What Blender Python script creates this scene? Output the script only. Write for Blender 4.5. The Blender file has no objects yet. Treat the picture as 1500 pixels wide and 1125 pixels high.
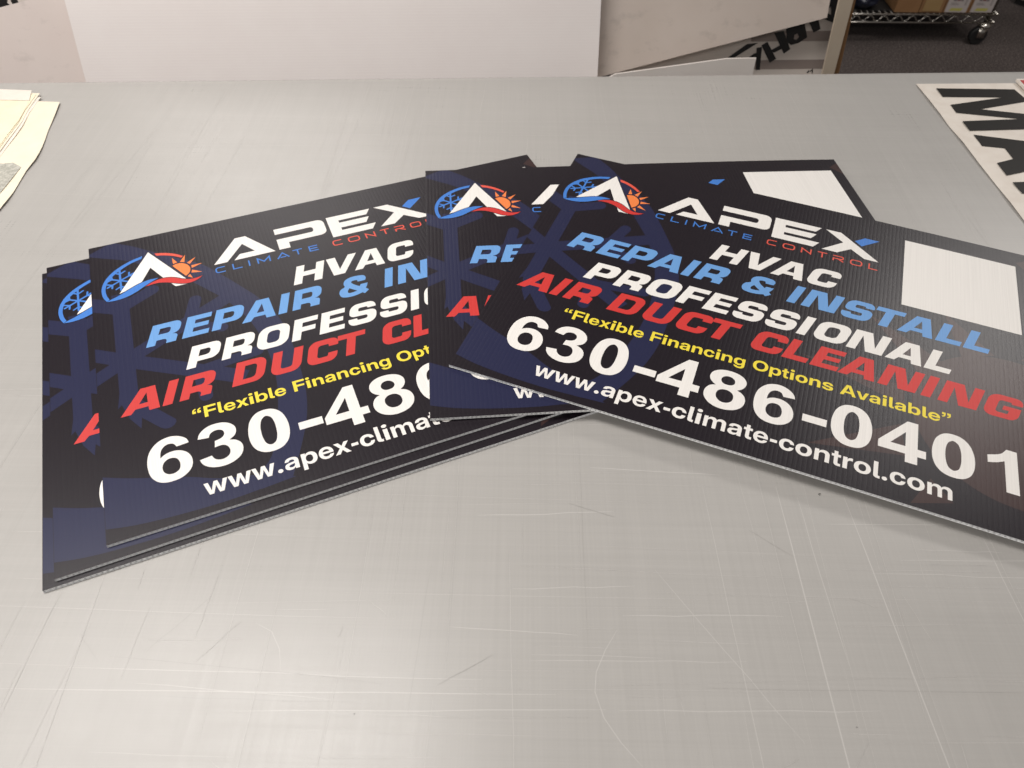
import bpy, bmesh, math, random
from mathutils import Vector, Matrix
from mathutils.geometry import delaunay_2d_cdt

random.seed(7)
scene = bpy.context.scene
COL = scene.collection

# ------------------------------------------------------------------ camera
CAM_H, PITCH, ROLL, F_PX = 0.61323, 0.848574, 0.019578, 1084.4
cam_data = bpy.data.cameras.new("camera")
cam = bpy.data.objects.new("camera", cam_data)
COL.objects.link(cam)
fwd = Vector((0, math.cos(PITCH), -math.sin(PITCH)))
right = Vector((1, 0, 0))
up = right.cross(fwd)
r2 = math.cos(ROLL) * right + math.sin(ROLL) * up
u2 = -math.sin(ROLL) * right + math.cos(ROLL) * up
m = Matrix((r2, u2, -fwd)).transposed().to_4x4()
m.translation = Vector((0, 0, CAM_H))
cam.matrix_world = m
cam_data.sensor_width = 36.0
cam_data.lens = F_PX / 1500.0 * 36.0
cam_data.clip_start = 0.02
cam_data.clip_end = 60
cam_data.dof.use_dof = True
cam_data.dof.focus_distance = 0.82
cam_data.dof.aperture_fstop = 10.0
scene.camera = cam

# ------------------------------------------------------------------ light
world = bpy.data.worlds.new("World")
scene.world = world
world.use_nodes = True
bg = world.node_tree.nodes["Background"]
bg.inputs[0].default_value = (1.0, 0.96, 0.93, 1)     # light bounced off the room's walls
bg.inputs[1].default_value = 0.15

def panel(name, x, y, z, sx, sy, power, rot=0.0, col=(1.0, 0.96, 0.92)):
    l = bpy.data.lights.new(name, 'AREA')
    l.shape = 'RECTANGLE'; l.size = sx; l.size_y = sy
    l.energy = power; l.color = col
    o = bpy.data.objects.new(name, l); COL.objects.link(o)
    o.location = (x, y, z); o.rotation_euler = (0, 0, rot)
    return o
CEIL = 1.75
panel("ceiling_lamp", -0.83, 0.66, CEIL, 1.2, 0.6, 31)
panel("ceiling_lamp", 2.15, 2.30, CEIL, 1.2, 0.6, 25)
panel("ceiling_lamp", -1.25, 3.3, CEIL, 1.2, 0.6, 17)
panel("ceiling_lamp", 0.0, -1.5, CEIL, 1.2, 0.6, 22)
panel("ceiling_lamp", -2.7, 0.9, CEIL, 1.2, 0.6, 20)  # unseen lamp, added to light the boards at the left

scene.view_settings.view_transform = 'Standard'
scene.view_settings.look = 'None'
scene.view_settings.exposure = 0.12
scene.view_settings.gamma = 1.0
scene.view_settings.use_curve_mapping = False
scene.cycles.max_bounces = 8
scene.cycles.use_denoising = True

# ------------------------------------------------------------------ helpers
def lin(r, g, b):
    f = lambda c: c / 12.92 if c <= 0.04045 else ((c + 0.055) / 1.055) ** 2.4
    return (f(r / 255), f(g / 255), f(b / 255), 1)

def mat(name, col, rough=0.5, spec=0.5, metal=0.0):
    mt = bpy.data.materials.new(name); mt.use_nodes = True
    b = mt.node_tree.nodes["Principled BSDF"]
    b.inputs["Base Color"].default_value = col
    b.inputs["Roughness"].default_value = rough
    b.inputs["Specular IOR Level"].default_value = spec
    b.inputs["Metallic"].default_value = metal
    return mt

def nodes(mt):
    nt = mt.node_tree
    return nt, nt.nodes["Principled BSDF"]

def texco(nt, kind="Object"):
    n = nt.nodes.new("ShaderNodeTexCoord"); return n.outputs[kind]

def mapping(nt, src, scale, loc=(0, 0, 0), rot=(0, 0, 0)):
    n = nt.nodes.new("ShaderNodeMapping")
    n.inputs["Scale"].default_value = scale
    n.inputs["Location"].default_value = loc
    n.inputs["Rotation"].default_value = rot
    nt.links.new(src, n.inputs["Vector"]); return n.outputs[0]

def noise(nt, vec, scale, detail=2.0, rough=0.5):
    n = nt.nodes.new("ShaderNodeTexNoise")
    n.inputs["Scale"].default_value = scale
    n.inputs["Detail"].default_value = detail
    n.inputs["Roughness"].default_value = rough
    nt.links.new(vec, n.inputs["Vector"]); return n.outputs["Fac"]

def ramp(nt, fac, stops):
    n = nt.nodes.new("ShaderNodeValToRGB")
    el = n.color_ramp.elements
    while len(el) > 1: el.remove(el[0])
    el[0].position, el[0].color = stops[0][0], stops[0][1]
    for p, c in stops[1:]:
        e = el.new(p); e.color = c
    nt.links.new(fac, n.inputs[0]); return n.outputs[0]

def grey(v): return (v, v, v, 1)

def mixcol(nt, a, b, fac, mode='MIX'):
    n = nt.nodes.new("ShaderNodeMix"); n.data_type = 'RGBA'; n.blend_type = mode
    for key, v in ((0, fac), (6, a), (7, b)):
        if hasattr(v, "is_output"): nt.links.new(v, n.inputs[key])
        else: n.inputs[key].default_value = v
    return n.outputs[2]

def bump(nt, height, strength, dist, chain=None):
    n = nt.nodes.new("ShaderNodeBump")
    n.inputs["Strength"].default_value = strength
    n.inputs["Distance"].default_value = dist
    nt.links.new(height, n.inputs["Height"])
    if chain is not None: nt.links.new(chain, n.inputs["Normal"])
    return n.outputs[0]

def math_node(nt, op, a, b=None):
    n = nt.nodes.new("ShaderNodeMath"); n.operation = op
    for i, v in enumerate((a, b)):
        if v is None: continue
        if hasattr(v, "is_output"): nt.links.new(v, n.inputs[i])
        else: n.inputs[i].default_value = v
    return n.outputs[0]

def empty(name, loc=(0, 0, 0), rotz=0.0):
    o = bpy.data.objects.new(name, None); o.empty_display_size = 0.05
    COL.objects.link(o); o.location = loc; o.rotation_euler = (0, 0, rotz); return o

def tag(o, label, cat, group=None):
    o["label"] = label; o["category"] = cat
    if group: o["group"] = group
    return o

def obj(name, verts, faces, mats, parent=None, fmat=None, smooth=False):
    me = bpy.data.meshes.new(name)
    me.from_pydata([tuple(v) for v in verts], [], [tuple(f) for f in faces])
    for mt in (mats if isinstance(mats, (list, tuple)) else [mats]): me.materials.append(mt)
    if fmat:
        for p, k in zip(me.polygons, fmat): p.material_index = k
    if smooth:
        for p in me.polygons: p.use_smooth = True
    me.validate()
    o = bpy.data.objects.new(name, me); COL.objects.link(o)
    if parent is not None: o.parent = parent
    return o

class Geo:
    """collects boxes, prisms and tubes into one mesh"""
    def __init__(s): s.v, s.f, s.k = [], [], []
    def add(s, v, f, k=0):
        b = len(s.v); s.v += [tuple(p) for p in v]
        s.f += [tuple(i + b for i in q) for q in f]; s.k += [k] * len(f)
    def box(s, x0, x1, y0, y1, z0, z1, k=0):
        v = [(x, y, z) for z in (z0, z1) for y in (y0, y1) for x in (x0, x1)]
        s.add(v, [(0, 2, 3, 1), (4, 5, 7, 6), (0, 1, 5, 4), (2, 6, 7, 3), (0, 4, 6, 2), (1, 3, 7, 5)], k)
    def tube(s, pts, r, n=8, k=0):
        pts = [Vector(p) for p in pts]; rings = []
        for i, p in enumerate(pts):
            d = (pts[min(i + 1, len(pts) - 1)] - pts[max(i - 1, 0)]).normalized()
            a = d.orthogonal().normalized(); b = d.cross(a)
            if rings:                                   # keep rings untwisted
                a = (pa - d * pa.dot(d)).normalized(); b = d.cross(a)
            pa = a
            rr = r[i] if isinstance(r, (list, tuple)) else r
            rings.append([p + (a * math.cos(t) + b * math.sin(t)) * rr for t in [2 * math.pi * j / n for j in range(n)]])
        v = [q for ring in rings for q in ring]; f = []
        for i in range(len(rings) - 1):
            for j in range(n):
                f.append((i * n + j, i * n + (j + 1) % n, (i + 1) * n + (j + 1) % n, (i + 1) * n + j))
        f.append(tuple(range(n - 1, -1, -1))); f.append(tuple((len(rings) - 1) * n + j for j in range(n)))
        s.add(v, f, k)
    def lathe(s, prof, c, n=20, axis='z', k=0):
        v, f = [], []
        for r, h in prof:
            for j in range(n):
                t = 2 * math.pi * j / n
                p = (r * math.cos(t), r * math.sin(t), h)
                if axis == 'x': p = (p[2], p[0], p[1])
                if axis == 'y': p = (p[0], p[2], p[1])
                v.append((c[0] + p[0], c[1] + p[1], c[2] + p[2]))
        for i in range(len(prof) - 1):
            for j in range(n):
                f.append((i * n + j, i * n + (j + 1) % n, (i + 1) * n + (j + 1) % n, (i + 1) * n + j))
        f.append(tuple(range(n - 1, -1, -1))); f.append(tuple((len(prof) - 1) * n + j for j in range(n)))
        s.add(v, f, k)
    def build(s, name, mats, parent=None, smooth=False, bevel=0.0, seg=2):
        o = obj(name, s.v, s.f, mats, parent, s.k, smooth)
        if bevel:
            md = o.modifiers.new("bevel", 'BEVEL'); md.width = bevel; md.segments = seg; md.limit_method = 'ANGLE'
        return o

# ---- flat artwork: closed outlines in millimetres -> triangles (non-zero fill)
def area(c): return 0.5 * sum(c[i][0] * c[(i + 1) % len(c)][1] - c[(i + 1) % len(c)][0] * c[i][1] for i in range(len(c)))
def ccw(c): return c if area(c) > 0 else c[::-1]
def cw(c): return c if area(c) < 0 else c[::-1]

def winding(x, y, conts):
    w = 0
    for c in conts:
        px, py = c[-1]
        for qx, qy in c:
            if (py <= y) != (qy <= y):
                t = px + (y - py) * (qx - px) / (qy - py)
                if t > x: w += 1 if qy > py else -1
            px, py = qx, qy
    return w

def fill(conts):
    v, e = [], []
    for c in conts:
        b = len(v); v += [Vector((float(p[0]), float(p[1]))) for p in c]
        e += [(b + i, b + (i + 1) % len(c)) for i in range(len(c))]
    vo, _, fo = delaunay_2d_cdt(v, e, [], 0, 1e-4)[:3]
    fs = []
    for f in fo:
        cx = sum(vo[i][0] for i in f) / len(f); cy = sum(vo[i][1] for i in f) / len(f)
        if winding(cx, cy, conts) != 0: fs.append(tuple(f))
    return [(p[0], p[1]) for p in vo], fs

def rounded(pts, n=5):
    """polygon whose corners (x, y, r) are rounded"""
    out = []; N = len(pts)
    for i, p in enumerate(pts):
        r = p[2] if len(p) > 2 else 0
        P = Vector(p[:2])
        if r <= 0: out.append((P.x, P.y)); continue
        A = Vector(pts[i - 1][:2]) - P; B = Vector(pts[(i + 1) % N][:2]) - P
        ra = min(r, A.length * 0.5) if len(pts[i - 1]) > 2 and pts[i - 1][2] > 0 else min(r, A.length)
        q = pts[(i + 1) % N]
        rb = min(r, B.length * 0.5) if len(q) > 2 and q[2] > 0 else min(r, B.length)
        a = P + A.normalized() * ra; b = P + B.normalized() * rb
        k = 0.56
        c1 = a + (P - a) * k; c2 = b + (P - b) * k
        for j in range(n + 1):
            t = j / n; u = 1 - t
            s = a * u ** 3 + c1 * 3 * u * u * t + c2 * 3 * u * t * t + b * t ** 3
            out.append((s.x, s.y))
    return out

def smooth(pts, n=4, closed=True):
    """curve through the points; a third value marks a corner"""
    N = len(pts); out = []
    rng = range(N if closed else N - 1)
    P = lambda i: Vector(pts[i % N][:2]) if closed else Vector(pts[max(0, min(N - 1, i))][:2])
    C = lambda i: len(pts[i % N]) > 2
    for i in rng:
        p1, p2 = P(i), P(i + 1)
        p0 = P(i - 1) if not C(i) else p1 - (p2 - p1)
        p3 = P(i + 2) if not C(i + 1) else p2 + (p2 - p1)
        if C(i) and C(i + 1): out.append((p1.x, p1.y)); continue
        d = (p2 - p1).length
        d0 = max((p1 - p0).length, 1e-6); d3 = max((p3 - p2).length, 1e-6)
        m1 = ((p1 - p0) / d0 + (p2 - p1) / max(d, 1e-6)) * 0.5 * d
        m2 = ((p3 - p2) / d3 + (p2 - p1) / max(d, 1e-6)) * 0.5 * d
        for j in range(n):
            t = j / n
            q = p1 * (2 * t ** 3 - 3 * t * t + 1) + m1 * (t ** 3 - 2 * t * t + t) + p2 * (-2 * t ** 3 + 3 * t * t) + m2 * (t ** 3 - t * t)
            out.append((q.x, q.y))
    if not closed: out.append(tuple(pts[-1][:2]))
    return out

def stroke(pts, w, closed=False):
    """outline of a line of width w with mitred corners"""
    P = [Vector(p) for p in pts]; N = len(P); L, R = [], []
    for i in range(N):
        a = P[i - 1] if (closed or i > 0) else None
        b = P[(i + 1) % N] if (closed or i < N - 1) else None
        d1 = (P[i] - a).normalized() if a is not None else None
        d2 = (b - P[i]).normalized() if b is not None else None
        if d1 is None: d1 = d2
        if d2 is None: d2 = d1
        n1 = Vector((-d1.y, d1.x)); n2 = Vector((-d2.y, d2.x))
        mm = (n1 + n2); mm = mm.normalized() if mm.length > 1e-6 else n1
        k = 1 / max(0.35, mm.dot(n1))
        L.append(tuple(P[i] + mm * (w / 2 * k))); R.append(tuple(P[i] - mm * (w / 2 * k)))
    if closed: return [ccw(L), cw(R)] if abs(area(L)) > abs(area(R)) else [ccw(R), cw(L)]
    return [ccw(L + R[::-1])]

def capsule(a, b, w, round_b=True):
    A, B = Vector(a), Vector(b); d = (B - A).normalized(); n = Vector((-d.y, d.x)) * (w / 2)
    pts = [A + n, A - n, B - n]
    if round_b:
        pts += [B - n * math.cos(t) + d * (w / 2) * math.sin(t) for t in [math.pi * j / 10 for j in range(1, 10)]]
    pts.append(B + n)
    return ccw([tuple(p) for p in pts])

# letter shapes of the small upright lettering: advance, outlines (1000 units per em)
GLYPHS = {
    'w': (778, [[(157,0),(6,516),(147,516),(193,334),(200,306),(206,277),(213,249),(219,219),(225,190),(231,161),(237,132),(244,103),(226,103),(232,132),(239,161),(246,190),(253,219),(260,249),(266,277),(273,306),(280,334),(328,516),(450,516),(497,334),(504,306),(511,277),(518,249),(525,219),(532,190),(538,161),(545,132),(552,103),(533,103),(540,132),(546,161),(552,190),(558,219),(564,248),(571,277),(577,306),(583,334),(629,516),(772,516),(621,0),(481,0),(424,206),(420,221),(416,237),(412,252),(408,268),(404,283),(400,299),(396,315),(392,331),(388,347),(384,363),(380,379),(376,395),(402,395),(398,379),(394,363),(390,347),(386,331),(382,315),(378,299),(374,283),(371,268),(367,252),(363,237),(358,221),(354,206),(296,0)]]),
    '.': (278, [[(140,-9),(123,-7),(108,-3),(93,5),(80,15),(69,28),(61,42),(57,57),(55,73),(57,90),(61,105),(69,119),(80,131),(93,142),(108,149),(123,154),(140,155),(157,154),(173,149),(187,142),(200,131),(211,119),(219,105),(224,90),(225,73),(224,57),(219,42),(211,28),(200,15),(187,5),(173,-3),(157,-7)]]),
    'a': (556, [[(211,-9),(186,-8),(162,-4),(139,1),(118,8),(99,18),(82,30),(68,44),(55,60),(45,78),(38,98),(33,121),(32,145),(33,166),(36,186),(41,203),(48,218),(57,232),(67,244),(79,255),(93,265),(107,273),(123,280),(140,287),(158,292),(176,296),(195,300),(215,303),(235,305),(257,307),(278,309),(295,312),(311,314),(324,316),(335,319),(344,323),(351,327),(356,331),(360,337),(362,344),(363,352),(363,355),(363,364),(361,373),(357,381),(353,389),(347,396),(340,402),(332,408),(323,412),(313,416),(302,419),(290,420),(277,421),(264,420),(252,419),(240,416),(229,412),(220,407),(211,402),(203,396),(197,388),(191,380),(187,372),(184,363),(183,353),(48,353),(51,378),(58,402),(67,424),(80,445),(96,463),(114,479),(135,493),(159,505),(186,514),(215,521),(247,525),(281,526),(307,526),(331,523),(354,520),(376,514),(396,508),(414,500),(431,490),(446,479),(459,467),(471,454),(481,439),(489,424),(496,407),(501,389),(503,370),(504,350),(504,0),(365,0),(365,73),(363,73),(356,61),(348,49),(339,39),(329,30),(318,21),(307,13),(294,7),(280,1),(265,-3),(248,-6),(230,-8)],[(250,90),(267,91),(283,94),(298,98),(311,103),(323,110),(334,119),(343,128),(350,138),(356,150),(361,162),(363,175),(364,189),(364,241),(361,239),(357,238),(352,236),(348,234),(342,233),(336,231),(330,230),(323,228),(316,227),(309,226),(301,224),(293,223),(284,221),(276,220),(267,219),(259,217),(246,215),(235,212),(224,209),(213,205),(204,201),(195,196),(187,190),(181,184),(175,176),(172,168),(169,159),(169,149),(169,140),(171,132),(174,124),(179,118),(184,111),(191,106),(198,101),(207,97),(216,94),(227,92),(238,91)]]),
    'p': (611, [[(53,-204),(53,516),(195,516),(195,446),(197,446),(206,458),(215,470),(226,481),(237,490),(249,499),(262,506),(276,512),(290,517),(306,521),(321,524),(337,526),(354,526),(387,524),(418,518),(446,507),(473,492),(497,474),(519,452),(537,427),(553,398),(566,367),(575,333),(580,297),(582,258),(580,219),(575,183),(566,149),(553,117),(538,89),(519,63),(498,41),(474,23),(447,8),(418,-2),(387,-9),(353,-11),(336,-10),(320,-8),(304,-5),(289,-1),(275,5),(262,11),(249,19),(237,29),(226,39),(216,50),(207,63),(199,77),(197,77),(197,-204)],[(316,105),(334,106),(350,109),(365,115),(379,123),(392,133),(403,145),(412,159),(421,175),(427,193),(432,213),(434,235),(435,258),(434,282),(432,304),(427,323),(421,341),(412,357),(403,371),(392,384),(379,394),(365,401),(350,407),(334,410),(316,412),(298,410),(281,407),(265,401),(250,393),(237,382),(225,370),(215,355),(206,339),(199,321),(194,302),(191,281),(190,258),(191,236),(194,215),(199,195),(206,177),(215,161),(225,147),(237,134),(250,124),(265,115),(281,110),(298,106)]]),
    'e': (556, [[(284,-12),(246,-10),(211,-3),(179,8),(149,23),(122,42),(98,64),(77,89),(60,118),(46,150),(36,184),(30,219),(28,257),(30,296),(36,332),(46,366),(60,397),(78,426),(99,451),(122,474),(149,493),(178,508),(210,519),(243,525),(279,527),(306,526),(332,522),(357,516),(381,508),(403,497),(424,484),(443,470),(460,453),(476,434),(490,414),(502,392),(512,368),(519,343),(525,317),(528,289),(530,260),(530,222),(79,222),(79,313),(462,313),(398,291),(397,310),(395,328),(390,344),(384,359),(376,373),(367,385),(356,395),(344,404),(330,410),(315,415),(299,418),(282,419),(264,418),(248,415),(233,410),(220,404),(207,395),(197,385),(187,373),(179,359),(173,344),(169,328),(166,310),(165,291),(165,229),(166,210),(169,192),(173,175),(179,159),(188,144),(197,132),(208,121),(221,112),(236,104),(252,99),(269,96),(288,95),(301,95),(314,97),(326,100),(338,103),(348,108),(358,113),(367,120),(374,127),(381,134),(387,143),(392,152),(396,162),(524,162),(518,137),(509,114),(497,92),(481,72),(463,53),(443,37),(421,23),(396,10),(370,1),(343,-6),(314,-10)]]),
    'x': (556, [[(6,0),(223,296),(220,232),(19,516),(180,516),(228,442),(238,426),(248,410),(258,394),(267,379),(276,364),(286,348),(295,333),(304,317),(256,317),(266,333),(275,348),(285,364),(294,379),(304,394),(313,410),(323,426),(334,442),(383,516),(541,516),(336,232),(339,296),(550,0),(388,0),(334,81),(324,97),(314,112),(305,127),(295,142),(286,157),(277,172),(268,187),(259,202),(300,202),(290,187),(281,172),(272,157),(262,142),(253,127),(243,112),(233,97),(223,81),(167,0)]]),
    '-': (333, [[(252,344),(252,230),(81,230),(81,344)]]),
    'c': (556, [[(288,-12),(250,-10),(215,-3),(182,7),(152,22),(124,41),(100,63),(79,88),(61,117),(47,149),(37,182),(31,219),(29,257),(31,296),(37,332),(47,366),(61,398),(79,427),(100,452),(124,474),(152,493),(182,508),(215,519),(250,525),(288,527),(312,526),(336,524),(359,519),(381,512),(402,504),(421,494),(439,483),(456,470),(471,456),(485,441),(497,424),(507,406),(516,387),(522,367),(527,346),(530,324),(392,324),(390,334),(388,343),(385,352),(381,360),(377,368),(372,375),(366,382),(360,388),(353,393),(346,398),(338,403),(329,406),(320,409),(310,411),(300,412),(290,413),(272,411),(255,408),(240,402),(226,394),(214,383),(203,371),(194,356),(186,340),(180,322),(176,302),(173,280),(172,257),(173,235),(176,213),(180,194),(186,175),(194,159),(203,145),(214,132),(226,122),(240,114),(255,108),(272,104),(290,103),(300,103),(310,105),(320,107),(329,109),(337,113),(345,117),(352,122),(359,127),(365,134),(370,140),(375,148),(380,156),(383,164),(387,173),(389,183),(391,193),(530,193),(527,171),(523,150),(517,130),(508,111),(498,93),(486,76),(473,61),(457,46),(441,33),(422,22),(403,12),(382,3),(360,-3),(337,-8),(313,-11)]]),
    'l': (278, [[(222,0),(180,2),(145,8),(116,18),(93,32),(75,51),(63,75),(55,104),(53,139),(53,728),(198,728),(198,152),(198,141),(200,132),(203,124),(208,118),(214,114),(222,111),(231,109),(243,109),(245,109),(248,109),(251,109),(254,109),(257,109),(259,109),(262,109),(264,109),(264,0),(259,0),(254,0),(248,0),(243,0),(238,0),(233,0),(227,0)]]),
    'i': (278, [[(58,0),(58,516),(220,516),(220,0)],[(139,582),(120,583),(102,587),(86,594),(72,603),(61,615),(53,628),(48,642),(46,658),(48,673),(53,688),(61,701),(72,712),(86,721),(102,728),(119,732),(138,734),(158,732),(175,728),(191,721),(205,712),(216,701),(225,688),(230,673),(231,658),(230,642),(225,628),(216,615),(205,603),(191,594),(175,587),(158,583)]]),
    'm': (889, [[(52,0),(52,516),(189,516),(189,400),(180,400),(188,420),(197,439),(207,456),(219,471),(232,484),(246,495),(261,505),(277,513),(294,519),(311,523),(329,526),(347,526),(375,524),(402,518),(427,507),(450,492),(470,474),(485,452),(496,428),(503,400),(488,400),(494,419),(501,436),(511,453),(523,467),(536,481),(551,492),(567,503),(584,511),(602,518),(622,523),(642,525),(663,526),(687,525),(710,521),(732,514),(752,505),(771,493),(787,478),(802,462),(814,442),(824,420),(832,396),(836,370),(837,341),(837,0),(695,0),(695,316),(693,338),(688,357),(680,373),(669,386),(655,396),(640,403),(624,408),(606,409),(592,408),(579,406),(568,402),(557,397),(547,390),(538,382),(531,373),(525,362),(520,351),(516,339),(514,325),(513,311),(513,0),(376,0),(376,320),(374,340),(370,357),(362,372),(351,385),(338,396),(324,403),(307,408),(288,409),(276,408),(264,406),(252,402),(241,397),(231,390),(222,382),(214,373),(207,362),(201,349),(197,336),(195,321),(194,305),(194,0)]]),
    't': (333, [[(313,516),(313,404),(8,404),(8,516)],[(89,656),(217,656),(217,158),(218,146),(220,136),(223,128),(227,122),(233,117),(241,114),(251,112),(263,111),(269,111),(275,111),(282,111),(290,111),(297,111),(303,111),(309,111),(313,111),(313,0),(307,0),(299,0),(290,0),(280,0),(270,0),(259,0),(249,0),(238,0),(202,2),(171,8),(146,19),(125,33),(109,52),(98,75),(91,103),(89,136)]]),
    'o': (611, [[(306,-12),(266,-10),(229,-3),(194,7),(161,22),(132,40),(106,62),(84,88),(65,116),(50,148),(39,182),(32,218),(30,257),(32,297),(39,333),(50,367),(65,399),(84,428),(106,453),(132,475),(161,493),(194,508),(229,519),(266,525),(306,527),(345,525),(383,519),(418,508),(450,493),(479,475),(505,453),(527,428),(546,399),(561,367),(572,333),(579,297),(581,257),(579,218),(572,182),(561,148),(546,116),(527,88),(505,62),(479,40),(450,22),(418,7),(383,-3),(345,-10)],[(306,104),(324,105),(341,108),(356,114),(371,122),(384,132),(396,144),(406,159),(415,175),(421,193),(426,213),(429,234),(430,257),(429,281),(426,302),(421,322),(415,340),(406,357),(396,371),(384,383),(371,393),(356,402),(341,407),(324,411),(306,412),(288,411),(271,407),(255,402),(240,394),(227,383),(215,371),(205,357),(196,341),(190,322),(185,302),(182,281),(181,257),(182,234),(185,213),(190,193),(196,175),(205,159),(215,144),(227,132),(240,122),(255,114),(270,108),(287,105)]]),
    'n': (611, [[(202,287),(202,0),(54,0),(54,516),(199,516),(199,382),(174,382),(188,414),(205,443),(225,467),(247,488),(272,505),(301,517),(333,524),(368,526),(395,525),(421,520),(445,513),(468,503),(488,489),(505,474),(521,455),(534,434),(544,410),(551,383),(556,354),(557,323),(557,0),(409,0),(409,297),(408,322),(403,343),(395,362),(383,377),(369,389),(352,397),(332,402),(309,404),(294,403),(279,401),(266,397),(253,392),(242,385),(232,376),(223,366),(215,353),(209,340),(205,324),(203,306)]]),
    'r': (389, [[(54,0),(54,516),(197,516),(197,428),(198,428),(207,450),(218,468),(230,484),(245,497),(262,507),(282,514),(305,518),(330,519),(337,519),(343,519),(349,519),(355,519),(360,519),(365,518),(370,518),(374,518),(374,397),(370,397),(364,398),(356,398),(348,399),(338,399),(329,399),(320,400),(310,400),(295,399),(281,396),(267,392),(255,386),(243,379),(233,370),(224,359),(216,346),(210,332),(206,317),(203,300),(202,281),(202,0)]]),
    'F': (611, [[(58,0),(58,728),(588,728),(588,601),(213,601),(213,419),(562,419),(562,296),(213,296),(213,0)]]),
    'b': (611, [[(353,-11),(336,-10),(320,-8),(304,-5),(289,-1),(274,5),(260,12),(247,20),(235,29),(224,40),(214,52),(204,65),(196,79),(195,79),(195,0),(53,0),(53,728),(197,728),(197,444),(198,444),(207,457),(217,470),(227,481),(238,490),(250,499),(263,506),(277,512),(291,517),(306,521),(321,524),(337,526),(354,526),(387,524),(418,518),(446,507),(473,492),(497,474),(519,452),(537,427),(553,398),(566,367),(575,333),(580,297),(582,258),(580,219),(575,183),(566,149),(553,117),(538,89),(519,63),(498,41),(474,23),(447,8),(418,-2),(387,-9)],[(316,105),(334,106),(350,109),(365,115),(379,123),(392,133),(403,145),(412,159),(421,175),(427,193),(432,213),(434,235),(435,258),(434,282),(432,304),(427,323),(421,341),(412,357),(403,371),(392,384),(379,394),(365,401),(350,407),(334,410),(316,412),(298,410),(281,407),(265,401),(250,393),(237,382),(225,370),(215,355),(206,339),(199,321),(194,302),(191,281),(190,258),(191,236),(194,215),(199,195),(206,177),(215,161),(225,147),(237,134),(250,124),(265,115),(281,110),(298,106)]]),
    'g': (611, [[(301,-211),(265,-210),(232,-206),(202,-199),(174,-190),(150,-179),(128,-165),(109,-150),(93,-132),(79,-112),(68,-91),(60,-69),(55,-45),(195,-45),(199,-54),(203,-63),(209,-71),(215,-78),(223,-84),(232,-90),(241,-95),(251,-99),(263,-102),(275,-104),(287,-106),(301,-106),(327,-104),(349,-99),(369,-90),(385,-77),(398,-61),(407,-41),(413,-18),(415,8),(415,87),(414,87),(406,73),(397,60),(386,48),(375,37),(363,28),(350,20),(337,14),(322,9),(307,5),(291,2),(275,0),(258,-1),(225,1),(193,8),(164,18),(138,33),(113,51),(92,73),(73,98),(58,126),(45,156),(36,189),(31,224),(29,261),(31,299),(36,335),(45,368),(58,399),(74,427),(92,452),(114,474),(138,493),(165,507),(194,518),(224,524),(257,526),(274,526),(290,524),(306,521),(321,517),(335,512),(349,505),(362,497),(374,489),(385,478),(396,467),(406,455),(414,441),(415,441),(415,516),(558,516),(558,19),(556,-20),(550,-55),(540,-86),(526,-113),(508,-137),(487,-157),(462,-174),(435,-187),(405,-198),(372,-205),(338,-209)],[(295,113),(313,114),(330,118),(346,123),(361,132),(374,142),(386,154),(396,168),(405,184),(412,202),(417,221),(420,241),(421,263),(420,285),(417,306),(412,325),(405,343),(396,359),(386,373),(374,385),(361,395),(346,403),(330,409),(313,412),(295,414),(278,412),(261,409),(246,404),(232,396),(219,386),(208,375),(199,361),(190,345),(184,327),(179,308),(177,286),(176,263),(177,240),(179,219),(184,200),(190,182),(199,166),(208,152),(219,140),(232,131),(246,123),(261,117),(278,114)]]),
    'O': (778, [[(389,-12),(339,-9),(293,0),(248,14),(207,34),(168,59),(134,89),(105,124),(79,164),(59,208),(44,256),(35,308),(33,363),(35,419),(44,471),(59,519),(79,564),(105,603),(134,638),(168,668),(207,694),(248,714),(293,728),(339,736),(389,739),(439,736),(486,728),(530,714),(571,694),(610,668),(644,638),(673,603),(699,564),(719,519),(734,471),(743,419),(745,363),(743,308),(734,256),(719,208),(699,164),(673,124),(644,89),(610,59),(571,34),(530,14),(486,0),(439,-9)],[(389,119),(418,121),(445,126),(470,135),(493,148),(515,164),(534,183),(551,205),(565,231),(576,260),(584,291),(589,326),(591,363),(589,401),(584,436),(576,467),(565,496),(551,522),(534,545),(515,564),(493,580),(470,592),(445,601),(418,607),(389,608),(361,607),(334,601),(308,592),(285,580),(263,564),(244,545),(228,522),(213,496),(202,467),(194,436),(189,401),(187,363),(189,326),(194,291),(202,260),(213,231),(228,205),(244,183),(263,164),(285,148),(308,135),(334,126),(361,121)]]),
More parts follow.
